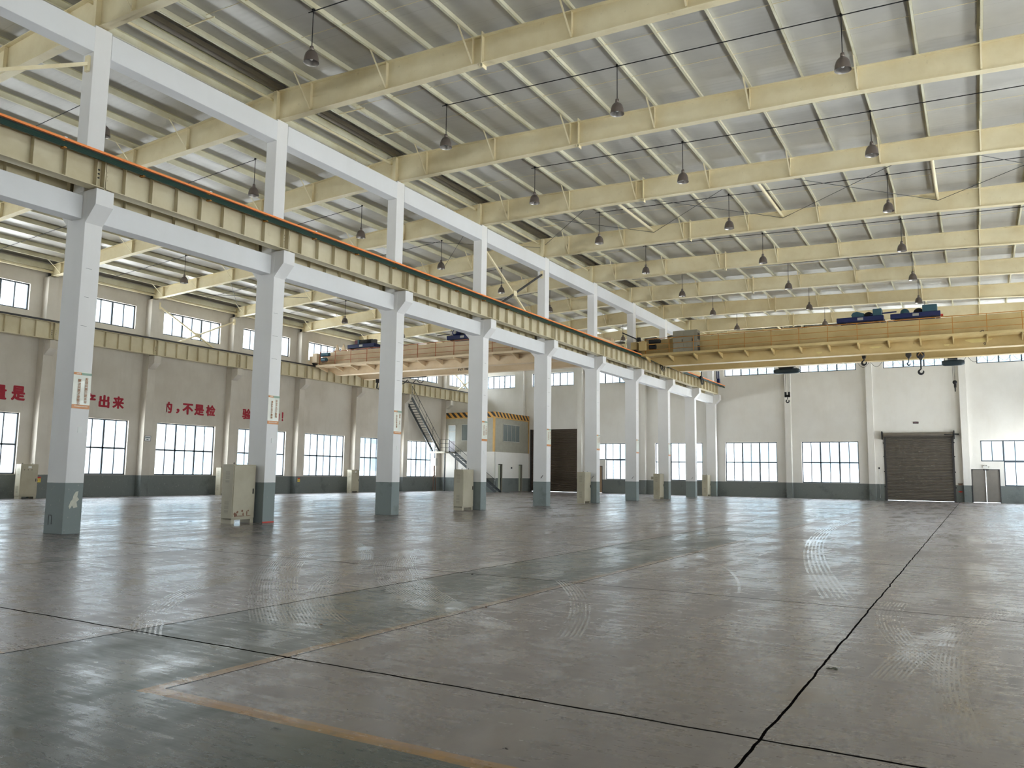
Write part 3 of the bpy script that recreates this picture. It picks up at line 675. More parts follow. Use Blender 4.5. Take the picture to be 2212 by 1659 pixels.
# ================================================================ POSTERS ON COLUMNS
PT = {1: ('发现问题只是水平', '解决问题才是能力'), 2: ('安全来自于警惕', '事故来自于麻痹'), 3: ('诚信　立心', '以人为本至诚'), 4: ('一个人的品质', '决定产品质量'), 5: ('品质是生命', '安全是效益'), 6: ('团结协作', '共同进步'), 7: ('', ''), 8: ('', '')}
PHOTO = {1: 'on the first middle column, largest of the column posters', 2: 'on the second middle column, above its beige cabinet', 3: 'on the third middle column', 4: 'on the fourth middle column',
         5: 'on the fifth middle column, beside the roller shutter', 6: 'on the sixth middle column', 7: 'on the seventh middle column', 8: 'on the eighth middle column'}
for k in range(1, 9):
    y0 = Y1+BAY*(k-1); x = XF+.006; z0, z1 = 2.925, 3.80
    t = thing('wall_poster', 'glossy cream poster '+PHOTO[k], 'poster', (x, y0+WY/2, z0), 'posters on the middle columns')
    # wrinkled sheet
    m = MB(); NY, NZ = 10, 20; vs = []
    for j in range(NZ+1):
        for i in range(NY+1):
            yy = y0+.004+(WY-.008)*i/NY; zz = z0+(z1-z0)*j/NZ
            bump_ = .012*math.exp(-((yy-y0-.22)/.08)**2-((zz-z1+.22)/.05)**2)+.014*math.exp(-((yy-y0-.20)/.07)**2-((zz-z0-.2)/.06)**2)
            vs.append((x+.002+bump_, yy, zz))
    m.add(vs, [(j*(NY+1)+i, j*(NY+1)+i+1, (j+1)*(NY+1)+i+1, (j+1)*(NY+1)+i) for j in range(NZ) for i in range(NY)], True)
    m.box(XF, x, y0+.004, y0+WY-.004, z0, z1)
    m.build('sheet', M_PAPER, t)
    MB().prism([(y0+.004, z1-.075), (y0+.20, z1-.075), (y0+.185, z1-.02), (y0+.004, z1-.02)], 0, x, x+.006).build('header_band', M_PORG, t)
    MB().prism([(y0+.20, z1-.075), (y0+WY-.004, z1-.075), (y0+WY-.004, z1-.02), (y0+.185, z1-.02)], 0, x, x+.006).build('header_tail', M_PGRN, t)
    MB().box(x, x+.006, y0+.004, y0+WY-.004, z0, z0+.095).build('footer_band', M_PORG, t)
    if PT[k][0]:
        lettering(PT[k][0], .078, (x+.016, y0+.285, z1-.20), (0, 1, 0), (0, 0, 1), M_INK, t, 'lettering', .001, .002, vertical=True)
        lettering(PT[k][1], .078, (x+.016, y0+.11, z1-.24), (0, 1, 0), (0, 0, 1), M_INK, t, 'lettering', .001, .002, vertical=True)
    if k <= 3:
        m = MB()
        for i in range(13): m.box(x+.006, x+.008, y0+.06+i*.026, y0+.078+i*.026, z0+.045, z0+.065)
        for i in range(5): m.box(x+.006, x+.008, y0+.07+i*.022, y0+.086+i*.022, z1-.06, z1-.035)
        m.build('lettering', M_WINK, t)

# ================================================================ SLOGAN ON THE LEFT WALL
XS = XL+.004
def slog(ch, y0, y1, z0, z1, label, a0flake=False):
    c = bpy.data.curves.new('glyph', 'FONT'); c.body = ch; c.size = 1; c.resolution_u = 3
    o = bpy.data.objects.new('glyph', c); COL.objects.link(o); bpy.context.view_layer.update()
    me = bpy.data.meshes.new_from_object(o.evaluated_get(bpy.context.evaluated_depsgraph_get()))
    B = .055; sh = [(B*math.cos(a_*PI/4), B*.7*math.sin(a_*PI/4)) for a_ in range(8)]+[(0, 0)]
    xs = [v.co.x for v in me.vertices]; ys = [v.co.y for v in me.vertices]
    m = LM(); a, b, c1, d = min(xs)-B, max(xs)+B, min(ys)-B*.7, max(ys)+B*.7
    yc_, zc_ = (y0+y1)/2, (z0+z1)/2
    for si, (sx_, sy_) in enumerate(sh):
        if ch == '的' and a0flake: vs_ = [(.002+si*.0006, max((v.co.x+sx_-a)/(b-a), .42+.06*math.sin(v.co.y*9))*(y1-y0)-(y1-y0)/2, (v.co.y+sy_-c1)/(d-c1)*(z1-z0)-(z1-z0)/2) for v in me.vertices]
        else: vs_ = [(.002+si*.0006, (v.co.x+sx_-a)/(b-a)*(y1-y0)-(y1-y0)/2, (v.co.y+sy_-c1)/(d-c1)*(z1-z0)-(z1-z0)/2) for v in me.vertices]
        m.add(vs_, [tuple(p.vertices) for p in me.polygons])
    bpy.data.objects.remove(o); bpy.data.meshes.remove(me)
    q = m.build('painted_character', M_RED); q.location = (XS, yc_, zc_)
    tag(q, label, 'painted writing', 'red slogan painted on the left wall')
for ch, a, b, z0, z1, l in (('质', 19.95, 20.65, 4.87, 5.6, 'before the photo edge'), ('量', 20.85, 21.55, 4.87, 5.6, 'cut by the photo edge'), ('是', 21.76, 22.45, 4.87, 5.62, 'first whole one from the photo edge'),
        ('生', 24.55, 25.2, 4.87, 5.6, 'hidden behind the first middle column'), ('产', 25.5, 26.21, 4.87, 5.62, 'half behind the first middle column'), ('出', 26.38, 27.03, 4.87, 5.58, 'second from the right above the second window'), ('来', 27.2, 27.9, 4.88, 5.58, 'ending the group above the second window'),
        ('的', 30.4, 31.04, 4.88, 5.56, 'left half flaked off, above the third window'), ('，', 31.32, 31.56, 4.9, 5.2, 'a comma above the third window'), ('不', 31.75, 32.53, 4.88, 5.56, 'after the comma above the third window'), ('是', 32.61, 33.34, 4.88, 5.57, 'between two others above the third window'), ('检', 33.48, 34.19, 4.9, 5.6, 'last of the group above the third window'),
        ('验', 36.34, 37.1, 4.9, 5.6, 'left of the second middle column'), ('出', 37.3, 38.0, 4.9, 5.6, 'hidden behind the second middle column'), ('来', 38.15, 38.85, 4.9, 5.6, 'covered by the second middle column'), ('的', 38.95, 39.6, 4.9, 5.6, 'just behind the right side of the second column'), ('！', 39.8, 39.95, 4.97, 5.6, 'an exclamation mark right of the second middle column')):
    if l.startswith(('hidden', 'covered', 'before')): continue
    slog(ch, a, b, z0, z1, 'red painted character on the left wall, '+l, 'flaked' in l)
# small notices
def board(name, label, cat, x, y0, y1, z0, z1, mats, frame=None, txt=None):
    t = thing(name, label, cat, (x, (y0+y1)/2, z0))
    MB().box(x, x+.012, y0, y1, z0, z1).build('panel', mats, t)
    if frame:
        w_ = .02; MB().box(x, x+.018, y0, y1, z0, z0+w_).box(x, x+.018, y0, y1, z1-w_, z1).box(x, x+.018, y0, y0+w_, z0, z1).box(x, x+.018, y1-w_, y1, z0, z1).build('frame', frame, t)
    return t
t = board('wall_sign', 'small framed white sign on the left wall pilaster beside the third window', 'sign', XL+.50, 28.98, 29.38, 3.14, 3.44, M_WHITE, M_FRAME)
lettering('质量检查', .07, (XL+.514, 29.03, 3.32), (0, 1, 0), (0, 0, 1), M_TEAL, t, 'lettering', .003, .002, 1.05)
lettering('看板', .07, (XL+.514, 29.10, 3.20), (0, 1, 0), (0, 0, 1), M_TEAL, t, 'lettering', .003, .002, 1.05)
for y, lab in ((23.16, 'beside the cabinet at the photo edge'), (41.16, 'just right of the second column')):
    t = board('warning_sticker', 'small red and yellow sticker low on the wall, '+lab, 'sticker', XL+.50, y-.10, y+.12, .80, 1.08, M_YEL)
    MB().box(XL+.512, XL+.515, y-.10, y+.12, 1.0, 1.08).build('header_band', M_REDS, t)
    MB().box(XL+.512, XL+.515, y-.06, y-.02, .85, .95).box(XL+.512, XL+.515, y+.02, y+.09, .92, .94).box(XL+.512, XL+.515, y+.02, y+.09, .86, .88).build('print', M_INK, t)

# ================================================================ CRANES
def crane(name, xa, xb, Yn, Yf, zb, zt, ze, m1, mr, label, right=True):
    """double-girder overhead crane: near girder face at Yn, far girder face at Yf"""
    t = thing('overhead_crane', label, 'crane', ((xa+xb)/2, (Yn+Yf)/2, ze))
    for j, y in enumerate((Yn, Yf)):
        m = MB(); ta = 1.6
        prof = [(xa+.15, zb+.75), (xa+ta, zb+.02), (xb-ta, zb+.02), (xb-.15, zb+.75), (xb-.15, zt), (xa+.15, zt)]
        m.prism(prof, 1, y+.02, y+.50); g = m.build('girder', m1, t); bevel(g, .006, 1)
        m = MB().prism([(xa+ta, zb-.01), (xb-ta, zb-.01), (xb-ta, zb+.02), (xa+ta, zb+.02)], 1, y-.02, y+.54)
        m.hexa([(xa+.15, y-.02, zb+.73), (xa+ta, y-.02, zb-.01), (xa+ta, y+.54, zb-.01), (xa+.15, y+.54, zb+.73), (xa+.15, y-.02, zb+.75), (xa+ta, y-.02, zb+.02), (xa+ta, y+.54, zb+.02), (xa+.15, y+.54, zb+.75)])
        m.build('flange_plate', m1, g)
        MB().box(xa+.4, xb-.4, y+.22, y+.28, zt, zt+.05).build('trolley_rail', M_DGREY, g)
    for x in (xa, xb):
        m = MB().box(x-.2, x+.2, Yn-.9, Yf+1.3, ze+.16, ze+.62); c = m.build('end_carriage', m1, t); bevel(c, .01, 1)
        m = MB()
        for y in (Yn-.55, Yf+.95): m.lathe([(0, -.06), (.24, -.06), (.27, -.05), (.24, -.04), (.24, .04), (.27, .05), (.27, .06), (0, .06)], (x, y, ze+.27), 18, 0)
        m.build('wheel', M_DGREY, c)
    # walkway along the near face
    zw = zb+.52
    m = MB().box(xa+.4, xb-.4, Yn-.85, Yn+.02, zw, zw+.03).box(xa+.4, xb-.4, Yn-.87, Yn-.83, zw, zw+.14); m.build('walkway', m1, t)
    n_ = int((xb-xa-1)/1.46); m = MB()
    xs = [xa+.75+i*(xb-xa-1.5)/n_ for i in range(n_+1)]
    for x in xs:
        MB().hexa([(x-.03, Yn-.84, zw-.08), (x+.03, Yn-.84, zw-.08), (x+.03, Yn, zw-.3), (x-.03, Yn, zw-.3), (x-.03, Yn-.84, zw), (x+.03, Yn-.84, zw), (x+.03, Yn, zw), (x-.03, Yn, zw)]).build('walkway_bracket', m1, t)
        m.box(x-.016, x+.016, Yn-.86, Yn-.83, zw, zw+1.05)
    for z in (.38, .71, 1.05): m.tube([(xs[0], Yn-.845, zw+z), (xs[-1], Yn-.845, zw+z)], .015 if z < 1 else .02, 6)
    m.build('railing', mr, t)
    return t, zw
CA = crane('a', -18.12, 4.5, 47.0, 50.0, 8.33, 9.98, 9.15, M_CRANE, M_RAILO, 'large ochre double-girder overhead crane spanning the main bay')
t, zw = CA
def cab_on_crane(t, x0, x1, y0, y1, z0, z1):
    q = MB().box(x0, x1, y0, y1, z0, z1).build('control_cabinet', M_CABG, t); bevel(q, .01)
    w_ = (x1-x0-.2)/2
    for i in range(2):
        d = MB().box(x0+.03+i*w_, x0+.01+(i+1)*w_, y0-.02, y0, z0+.03, z1-.03).build('cabinet_door', M_CABG, q)
    MB().box(x0+w_-.08, x0+w_-.04, y0-.04, y0-.02, z0+.72, z0+.88).box(x0+2*w_-.1, x0+2*w_-.06, y0-.04, y0-.02, z0+.72, z0+.88).build('handle', M_BLACK, q)
    m = MB()
    for i in range(5): m.box(x1, x1+.01, y0+.1+i*.09, y0+.15+i*.09, z0+.1, z0+.5).box(x1, x1+.01, y0+.1+i*.09, y0+.15+i*.09, z0+.85, z0+1.25)
    m.build('louver', M_DGREY, q)
cab_on_crane(t, -15.65, -14.15, 46.25, 46.85, zw+.03, zw+1.45)
m = MB().tube([(-17.15, 46.25, 9.75), (-16.45, 46.25, 9.75)], .13, 14).tube([(-17.15, 46.3, 9.42), (-16.75, 46.3, 9.42)], .16, 14); m.build('travel_motor', M_BLACK, t)
MB().box(-17.7, -17.3, 45.9, 46.2, 9.2, 9.75).build('gearbox', M_CRANE, t)
MB().bar((-18.5, 45.2, 10.25), (-17.7, 45.9, 9.85), .06, .06).box(-17.8, -17.6, 45.8, 46.0, 9.75, 10.0).build('buffer_arm', M_BLACK, t)
m = MB(); q = (-.05, 46.86, zw+.03)
def P3(a, b): return (q[0]+a, q[1], q[2]+b)
for a, b in (((0, 0), (.62, .30)), ((.62, .30), (.70, .03)), ((.2, .02), (.70, .03)), ((.40, .19), (.46, .03)), ((.52, .25), (.60, .03)), ((.45, .12), (.66, .17)), ((0, 0), (.2, .02))): m.bar(P3(*a), P3(*b), .025, .025)
tag(m.build('frame_bracket', M_BLACK, None, q), 'small dark welded steel frame lying on the walkway of the ochre crane', 'bracket')
lettering('G', .16, (.55, 46.99, 8.45), (1, 0, 0), (0, 0, 1), M_BLACK, t, 'marking', .004)
m = MB()
for cx_, cz_, rx, rz_ in ((.35, 8.68, .55, .14), (-4.5, 8.66, .28, .07), (-1.1, 8.55, .12, .06), (-7.4, 8.55, .14, .07), (-14.0, 8.9, .4, .07)):
    m.prism([(cx_+rx*(1+.25*math.sin(3*a_))*math.cos(a_), cz_+rz_*(1+.3*math.cos(2*a_))*math.sin(a_)) for a_ in [i*PI/8 for i in range(16)]], 1, 47.014, 47.02)
m.build('paint_patch', simple('pale_primer', S(222, 204, 140), .6), t)
CB = crane('b', -40.78, -19.2, 42.5, 45.4, 8.38, 10.05, 9.08, M_CRANEL, M_RAILR, 'pale cream double-girder overhead crane spanning the left bay')
lettering('32/10t', .28, (-30.75, 45.40, 8.60), (1, 0, 0), (0, 0, 1), M_BLACK, CB[0], 'marking', .008, .004, .62)
m = MB().tube([(-39.9, 41.7, 9.75), (-39.2, 41.7, 9.75)], .14, 14).tube([(-39.9, 41.75, 9.4), (-39.5, 41.75, 9.4)], .16, 14); m.build('travel_motor', M_TEAL, CB[0])
MB().box(-40.5, -40.1, 41.4, 41.7, 9.2, 9.85).build('gearbox', M_CRANEL, CB[0])
MB().prism([(-39.6, 10.05), (-39.1, 10.05), (-39.35, 10.6)], 1, 42.6, 42.7).prism([(-39.0, 10.05), (-38.5, 10.05), (-38.75, 10.6)], 1, 42.6, 42.7).build('end_guard', M_CRANEL, CB[0])
m = MB(); m.tube([(-40.6, 43.5, 10.0), (-40.6, 43.5, 10.5), (-40.4, 43.5, 10.62), (-38.6, 43.5, 10.62)], .02, 6); m.build('guard_hoop', M_ALU, CB[0])

def trolley(x0, x1, Yn, Yf, z, kind, label):
    t = thing('crane_trolley', label, 'trolley', ((x0+x1)/2, (Yn+Yf)/2, z), 'crane trolleys')
    m = MB()
    for y in (Yn+.08, Yf+.18): m.box(x0, x1, y, y+.28, z+.13, z+.40)
    for x in (x0+.1, x1-.25): m.box(x, x+.2, Yn+.1, Yf+.45, z+.15, z+.38)
    m.box(x0+.3, x1-.3, Yn+.4, Yf+.2, z+.16, z+.2)
    bevel(m.build('chassis', M_BLUE, t), .02, 1)
    m = MB()
    for x in (x0+.35, x1-.35):
        for y in (Yn+.25, Yf+.25): m.lathe([(0, -.05), (.15, -.05), (.15, .05), (0, .05)], (x, y, z+.18), 16, 1)
    m.build('wheel', M_DGREY, t)
    MB().box((x0+x1)/2-.12, (x0+x1)/2+.18, Yn+.075, Yn+.08, z+.2, z+.34).build('label_plate', M_ALU, t)
    if kind == 0:
        MB().prism([(x0+.75, z+.55), (x0+.85, z+.68), (x0+1.05, z+.72), (x0+1.4, z+.6), (x0+1.4, z+.42), (x0+.8, z+.40)], 1, Yn+.25, Yn+.65).build('gearbox', M_TEAL, t)
        MB().lathe([(0, -.8), (.27, -.8), (.27, .8), (0, .8)], (x0+1.6, Yn+1.4, z+.45), 20, 1).build('rope_drum', M_BLACK, t)
        bevel(MB().box(x0+1.85, x1-.1, Yn+.2, Yn+.9, z+.38, z+.80).build('control_box', M_TEAL, t), .03)
    elif kind == 1:
        MB().lathe([(0, -.5), (.22, -.5), (.22, .5), (0, .5)], (x0+.7, Yn+.8, z+.46), 20, 1).build('motor', M_TEAL, t)
        MB().lathe([(0, -.8), (.26, -.8), (.26, .8), (0, .8)], (x0+1.35, Yn+1.4, z+.45), 20, 1).build('rope_drum', M_BLACK, t)
        bevel(MB().box(x1-.85, x1-.15, Yn+.15, Yn+.9, z+.38, z+.78).build('control_box', M_TEAL, t), .03)
        MB().box(x1, x1+.12, Yn+.1, Yn+.3, z+.1, z+.2).build('bumper', M_REDS, t)
        MB().bar((x0-1.0, Yn+.3, z+.50), (x0+.3, Yn+.3, z+.55), .05, .07).build('linking_bar', M_BLUE, t)
    elif kind == 2:
        MB().box(x0+.5, x0+.75, Yn+.3, Yn+.7, z+.40, z+.72).build('end_shield', simple('faded_maroon', S(110, 62, 70), .6), t)
        MB().box(x0+.75, x0+.9, Yn+.3, Yn+.7, z+.38, z+.75).build('gearbox', M_TEAL, t)
        MB().lathe([(0, -.5), (.2, -.5), (.2, .5), (0, .5)], (x0+1.45, Yn+.5, z+.56), 20, 0).build('motor', M_BLACK, t)
        MB().box(x0+1.9, x0+2.3, Yn+.35, Yn+.6, z+.4, z+.7).build('brake', M_DGREY, t)
    else:
        MB().lathe([(0, -.35), (.22, -.35), (.22, .3), (.14, .35), (0, .35)], (x0+.55, Yn+.6, z+.62), 24, 1).build('motor', M_BLUE, t)
        MB().lathe([(0, 0), (.12, 0), (.12, -.02), (0, -.02)], (x0+.55, Yn+.24, z+.62), 16, 1).build('motor_cap', M_ALU, t)
        MB().prism([(x0+.8, z+.4), (x0+2.1, z+.4), (x0+1.4, z+.85), (x0+.9, z+.85)], 1, Yn+.5, Yn+1.2).build('gear_guard', M_BLACK, t)
        MB().bar((x0-.9, Yn+.3, z+.52), (x0+.1, Yn+.3, z+.55), .04, .04).build('linking_bar', M_BLACK, t)
    return t
trolley(-6.45, -4.05, 47.0, 50.0, 10.03, 0, 'navy trolley with teal gearbox on the ochre crane, left of its pair')
trolley(-3.72, -1.32, 47.0, 50.0, 10.03, 1, 'navy trolley on the ochre crane, right of its pair, red bumper')
trolley(-38.35, -35.9, 42.5, 45.4, 10.10, 2, 'navy trolley with maroon end shield on the pale crane, near its left end')
trolley(-29.8, -27.4, 42.5, 45.4, 10.10, 3, 'navy trolley with round motor on the pale crane, by the fourth column')
def hook(name_label, x, y, ztop, zs, zb, r, mat, sheave, rope=True, zr=None):
    """zs = centre of sheave, zb = bottom of hook"""
    t = thing('crane_hook', name_label, 'hook', (x, y, zb), 'crane hooks')
    if rope:
        m = MB()
        for s_ in (-1, 1):
            m.tube([(x+s_*r*.9, y, ztop), (x+s_*r*.9, y, zs)], .012, 5)
        m.build('wire_rope', M_DGREY, t)
    m = MB()
    if sheave: m.lathe([(0, -.08), (r, -.08), (r*.92, 0), (r, .08), (0, .08)], (x, y, zs), 20, 1); m.prism([(x-r*.6, zs), (x+r*.6, zs), (x+r*.3, zs-r*1.35), (x-r*.3, zs-r*1.35)], 1, y-.09, y+.09)
    else: m.box(x-r*.7, x+r*.7, y-.08, y+.08, zs-.12, zs+.12)
    m.build('sheave_block', mat, t)
    if sheave and r > .15:
        MB().prism([(x-r*.6, zs-.05), (x, zs+.12), (x+r*.6, zs-.05), (x+r*.6, zs+.02), (x, zs+.19), (x-r*.6, zs+.02)], 1, y-.1, y-.085).build('stripe', M_TRIM, t)
    hr = (.12 if r > .15 else .07) if sheave else .115
    cz = zb+hr+.035; pts = []
    for i in range(15):
        a = math.radians(120+270*i/14); pts.append((x+hr*math.cos(a), y, cz+hr*math.sin(a)))
    rr = [hr*.30+hr*.22*math.sin(PI*min(i, 12)/12) for i in range(15)]; rr[-1] = hr*.15
    m = MB().tube(pts, rr, 8).tube([(x, y, zs-.1), (x, y, cz+hr*1.3), (x-hr*.5, y, cz+hr*.86)], hr*.32, 8); m.build('hook_body', M_BLACK, t)
    return t
hook('dark single crane hook hanging from the ochre crane, leftmost of its three', -5.29, 48.8, 10.2, 8.45, 7.93, .13, M_BLACK, False, True)
hook('small striped hook block hanging from the ochre crane, middle of its three', -3.02, 48.8, 10.2, 8.38, 7.78, .15, M_DGREY, True)
hook('big hook block with orange stripe hanging from the ochre crane, largest hook', -2.43, 48.8, 10.2, 8.33, 7.26, .20, M_DGREY, True)

# third crane: light single girder beyond the big one, with two rope hoists
t = thing('overhead_crane', 'light single-girder crane near the far wall, mostly hidden behind the ochre crane', 'crane', (-6.6, 58.3, 9.15))
g = MB().box(-18.0, 4.4, 58.28, 58.32, 9.50, 10.1).box(-18.0, 4.4, 58.18, 58.42, 9.47, 9.50).box(-18.0, 4.4, 58.15, 58.45, 10.08, 10.12).build('girder', M_CRANE, t)
for x in (-18.12, 4.5): MB().box(x-.15, x+.15, 57.0, 59.6, 9.17, 9.47).build('end_carriage', M_CRANE, t)
m = MB()
for i in range(22):
    xa_ = -14.2+i*.82
    pts = [(xa_+.82*j/8, 58.6, 9.50-.42*math.sin(PI*j/8)) for j in range(9)]; m.tube(pts, .013, 5)
m.build('festoon_cable', M_BLACK, t)
def hoist(x, w_, label, zd, side=False):
    y = 58.3; z = 9.42
    t = thing('rope_hoist', label, 'hoist', (x, y, z), 'rope hoists')
    m = MB().prism([(x-.65, z+.03), (x+.55, z+.03), (x+.42, z-.2), (x-.5, z-.2)], 1, y-.2, y+.2) if not side else MB().box(x-.3, x+.25, y-.3, y+.3, z-.15, z+.03)
    m.build('trolley_frame', M_BLACK, t)
    m = MB().lathe([(0, -w_/2), (.13, -w_/2), (.17, -w_/2+.1), (.19, -w_/2+.2), (.19, w_/2-.2), (.16, w_/2-.06), (.12, w_/2), (0, w_/2)], (x, y-.1, z-.38), 18, 0); m.build('drum_housing', simple('hoist_housing', S(44, 56, 62), .35), t)
    m = MB()
    for dx in ((-.22, -.12, .06, .14) if not side else (-.06, .03, .08)): m.tube([(x+dx, y, z-.5), (x+dx*.9, y, zd+.5)], .010, 5)
    m.build('wire_rope', M_DGREY, t)
    m = MB().box(x-.19, x-.06, y-.08, y+.08, zd+.22, zd+.55).box(x+.04, x+.17, y-.08, y+.08, zd+.22, zd+.55).box(x-.19, x+.17, y-.08, y+.08, zd+.18, zd+.34) if not side else MB().lathe([(0, -.09), (.13, -.09), (.13, .09), (0, .09)], (x+.04, y, zd+.48), 16, 1).box(x-.02, x+.12, y-.07, y+.07, zd+.15, zd+.5)
    m.build('hook_block', M_BLACK, t)
    if not side:
        m = MB().tube([(x, y, zd+.2), (x, y, zd+.02)], .03, 8); m.tube([(x+.10*math.cos(math.radians(120+i*20)), y, zd-.10+.10*math.sin(math.radians(120+i*20))) for i in range(15)], .04, 8)
    else: m = MB().tube([(x+.05, y, zd+.2), (x+.05, y, zd-.12)], [.05, .035], 8)
    m.build('hook_body', M_BLACK, t)
    return t
hoist(-11.38, 1.75, 'long dark electric rope hoist hanging at the far wall, seen left of the main hooks', 7.02)
hoist(-1.05, 1.3, 'dark electric rope hoist end-on, hanging to the right of the big hook block', 7.30, True)
# festoon of the left crane
m = MB().box(-38.1, -37.7, 45.5, 45.8, 8.1, 8.37); pts = []
for i in range(5):
    for j in range(8): pts.append((-37.7+i*.8+j*.1, 45.65, 8.20-.28*math.sin(PI*j/8)))
m.tube(pts, .03, 6); m.tube([(-38.0, 45.6, 8.2), (-38.05, 45.6, 7.7), (-37.85, 45.6, 7.6), (-37.75, 45.6, 8.1)], .06, 6)
m.box(-38.1, -33.6, 45.63, 45.67, 8.30, 8.375)
tag(m.build('cable_festoon', M_BLACK, None, (-36, 45.6, 8)), 'black looping cable festoon below the pale cream crane near the left wall', 'cable')
# collector cable bundles at the middle runway
for y, lab in ((49.6, 'under the near end of the ochre crane'), (58.2, 'farther along, under the light crane')):
    m = MB()
    for i in range(9):
        r_ = random.uniform(.15, .32); cy0 = y+random.uniform(-.25, .25); cz0 = 8.62+random.uniform(-.12, .12)
        m.tube([(-17.50+random.uniform(-.04, .04), cy0+r_*math.cos(a_*PI/6), cz0+r_*.8*math.sin(a_*PI/6)) for a_ in range(13)], .012, 5)
    m.box(-17.62, -17.48, y-.12, y+.12, 8.75, 9.0); m.tube([(-17.5, y, 9.0), (-17.4, y-.3, 9.4), (-17.3, y-.9, 9.55)], .03, 6)
    tag(m.build('cable_bundle', [M_BLACK], None, (-17.5, y, 8.6)), 'tangled dark collector cables on the runway, '+lab, 'cable', 'collector cable bundles')

# ================================================================ OFFICE BLOCK IN THE FAR LEFT CORNER
OX, OY = -36.0, 59.0
t = thing('site_office', 'two-storey corner office with grey-beige upper cladding and hazard-striped parapet', 'office', ((OX-41)/2, (OY+65)/2, 0))
def slabwall(axis, face, back, a0, a1, z0, z1, holes):
    m = MB(); us = sorted({a0, a1} | {h[0] for h in holes} | {h[1] for h in holes}); zs = sorted({z0, z1} | {h[2] for h in holes} | {h[3] for h in holes})
    for i in range(len(us)-1):
        for j in range(len(zs)-1):
            u, z = (us[i]+us[i+1])/2, (zs[j]+zs[j+1])/2
            if any(h[0] < u < h[1] and h[2] < z < h[3] for h in holes): continue
            if axis == 0: m.box(face, back, us[i], us[i+1], zs[j], zs[j+1])
            else: m.box(us[i], us[i+1], face, back, zs[j], zs[j+1])
    return m
X0 = XL+.02
slabwall(1, OY, OY+.15, X0, OX, 0, 3.45, []).build('lower_wall', M_WALL, t)
slabwall(0, OX, OX-.15, OY+.15, YF-.02, 0, 3.45, [(59.7, 60.45, 0, 2.4), (63.3, 64.0, 0, 2.4)]).build('lower_wall', M_WALL, t)
FD = (-40.85, -40.05, 3.46, 5.82); FW = (-39.4, -37.9, 4.40, 5.87); RW = (60.45, 63.35, 4.40, 5.93)
slabwall(1, OY, OY+.15, X0, OX, 3.45, 6.46, [FD, FW]).build('upper_wall', M_OCLAD, t)
slabwall(0, OX, OX-.15, OY+.15, YF-.02, 3.45, 6.46, [RW]).build('upper_wall', M_OCLAD, t)
MB().box(X0, OX+.03, OY-.03, OY+.12, 6.46, 6.92).box(OX-.12, OX+.03, OY+.12, YF-.02, 6.46, 6.92).build('hazard_band', M_HAZ, t)
MB().box(X0, OX-.12, OY+.12, YF-.02, 6.5, 6.6).build('roof_slab', M_OCLAD, t)
MB().box(X0, OX-.15, OY+.15, YF-.02, 3.40, 3.46).build('floor_slab', M_CONC, t)
MB().box(OX-.02, OX+.06, OY-.06, OY+.04, 3.45, 6.5).box(OX-.14, OX-.02, OY-.05, OY, 3.45, 6.5).box(X0, OX+.05, OY-.05, OY-.005, 6.38, 6.47).box(OX+.005, OX+.05, OY, YF-.02, 6.38, 6.47).box(OX+.005, OX+.05, 65.0, 65.1, 3.45, 6.4).build('corner_trim', M_TRIM, t)
MB().box(OX+.01, OX+.06, OY+.12, OY+.17, .9, 3.4).build('drain_pipe', M_WHITE, t)
def owin(axis, face, u0, u1, z0, z1, cols, root, sgn):
    fr = MB(); gl = MB()
    def b(mb, a, c, d, e_, p, q):
        if axis == 0: mb.box(face+p, face+q, a, c, d, e_)
        else: mb.box(a, c, face+p, face+q, d, e_)
    p, q = (-.06, .03) if axis == 0 else (-.03, .06)
    for i in range(cols+1):
        u = u0+(u1-u0)*i/cols; b(fr, u-.03, u+.03, z0, z1, p, q)
    b(fr, u0, u1, z0-.02, z0+.05, p, q); b(fr, u0, u1, z1-.05, z1+.02, p, q)
    f = fr.build('office_window', M_ALU, root); b(gl, u0, u1, z0, z1, -.03 if axis == 0 else .01, -.01 if axis == 0 else .03); gl.build('pane', M_GLASSD, f)
owin(0, OX, *RW, 4, t, 1); owin(1, OY, *FW, 2, t, 1)
fr = MB().box(FD[0], FD[0]+.06, OY-.02, OY+.06, FD[2], FD[3]).box(FD[1]-.06, FD[1], OY-.02, OY+.06, FD[2], FD[3]).box(FD[0], FD[1], OY-.02, OY+.06, FD[3]-.06, FD[3]).box(FD[0], FD[1], OY-.02, OY+.06, 5.2, 5.26)
f = fr.build('office_door', M_WHITE, t)
MB().box(FD[0]+.06, FD[1]-.06, OY, OY+.04, FD[2], 4.4).build('door_panel', simple('lilac_panel', S(178, 176, 186), .4), f)
MB().box(FD[0]+.06, FD[1]-.06, OY+.01, OY+.03, 4.4, 5.76).build('pane', simple('bright_pane', S(215, 225, 228), .1, spec=1.), f)
for y0, y1, lab in ((59.7, 60.45, 1), (63.3, 64.0, 2)):
    q = MB().box(OX-.12, OX-.02, y0, y0+.07, 0, 2.4).box(OX-.12, OX-.02, y1-.07, y1, 0, 2.4).build('door_frame', M_OCLAD, t)
    MB().box(OX-.11, OX-.07, y0+.07, y0+.48, .02, 2.33).build('door_leaf', simple('door_pale_green', S(176, 180, 158), .5), q)
m = MB().box(OX-.02, OX+.06, 61.9, 62.05, 2.03, 2.15); m.build('vent_cap', M_BLACK, t)
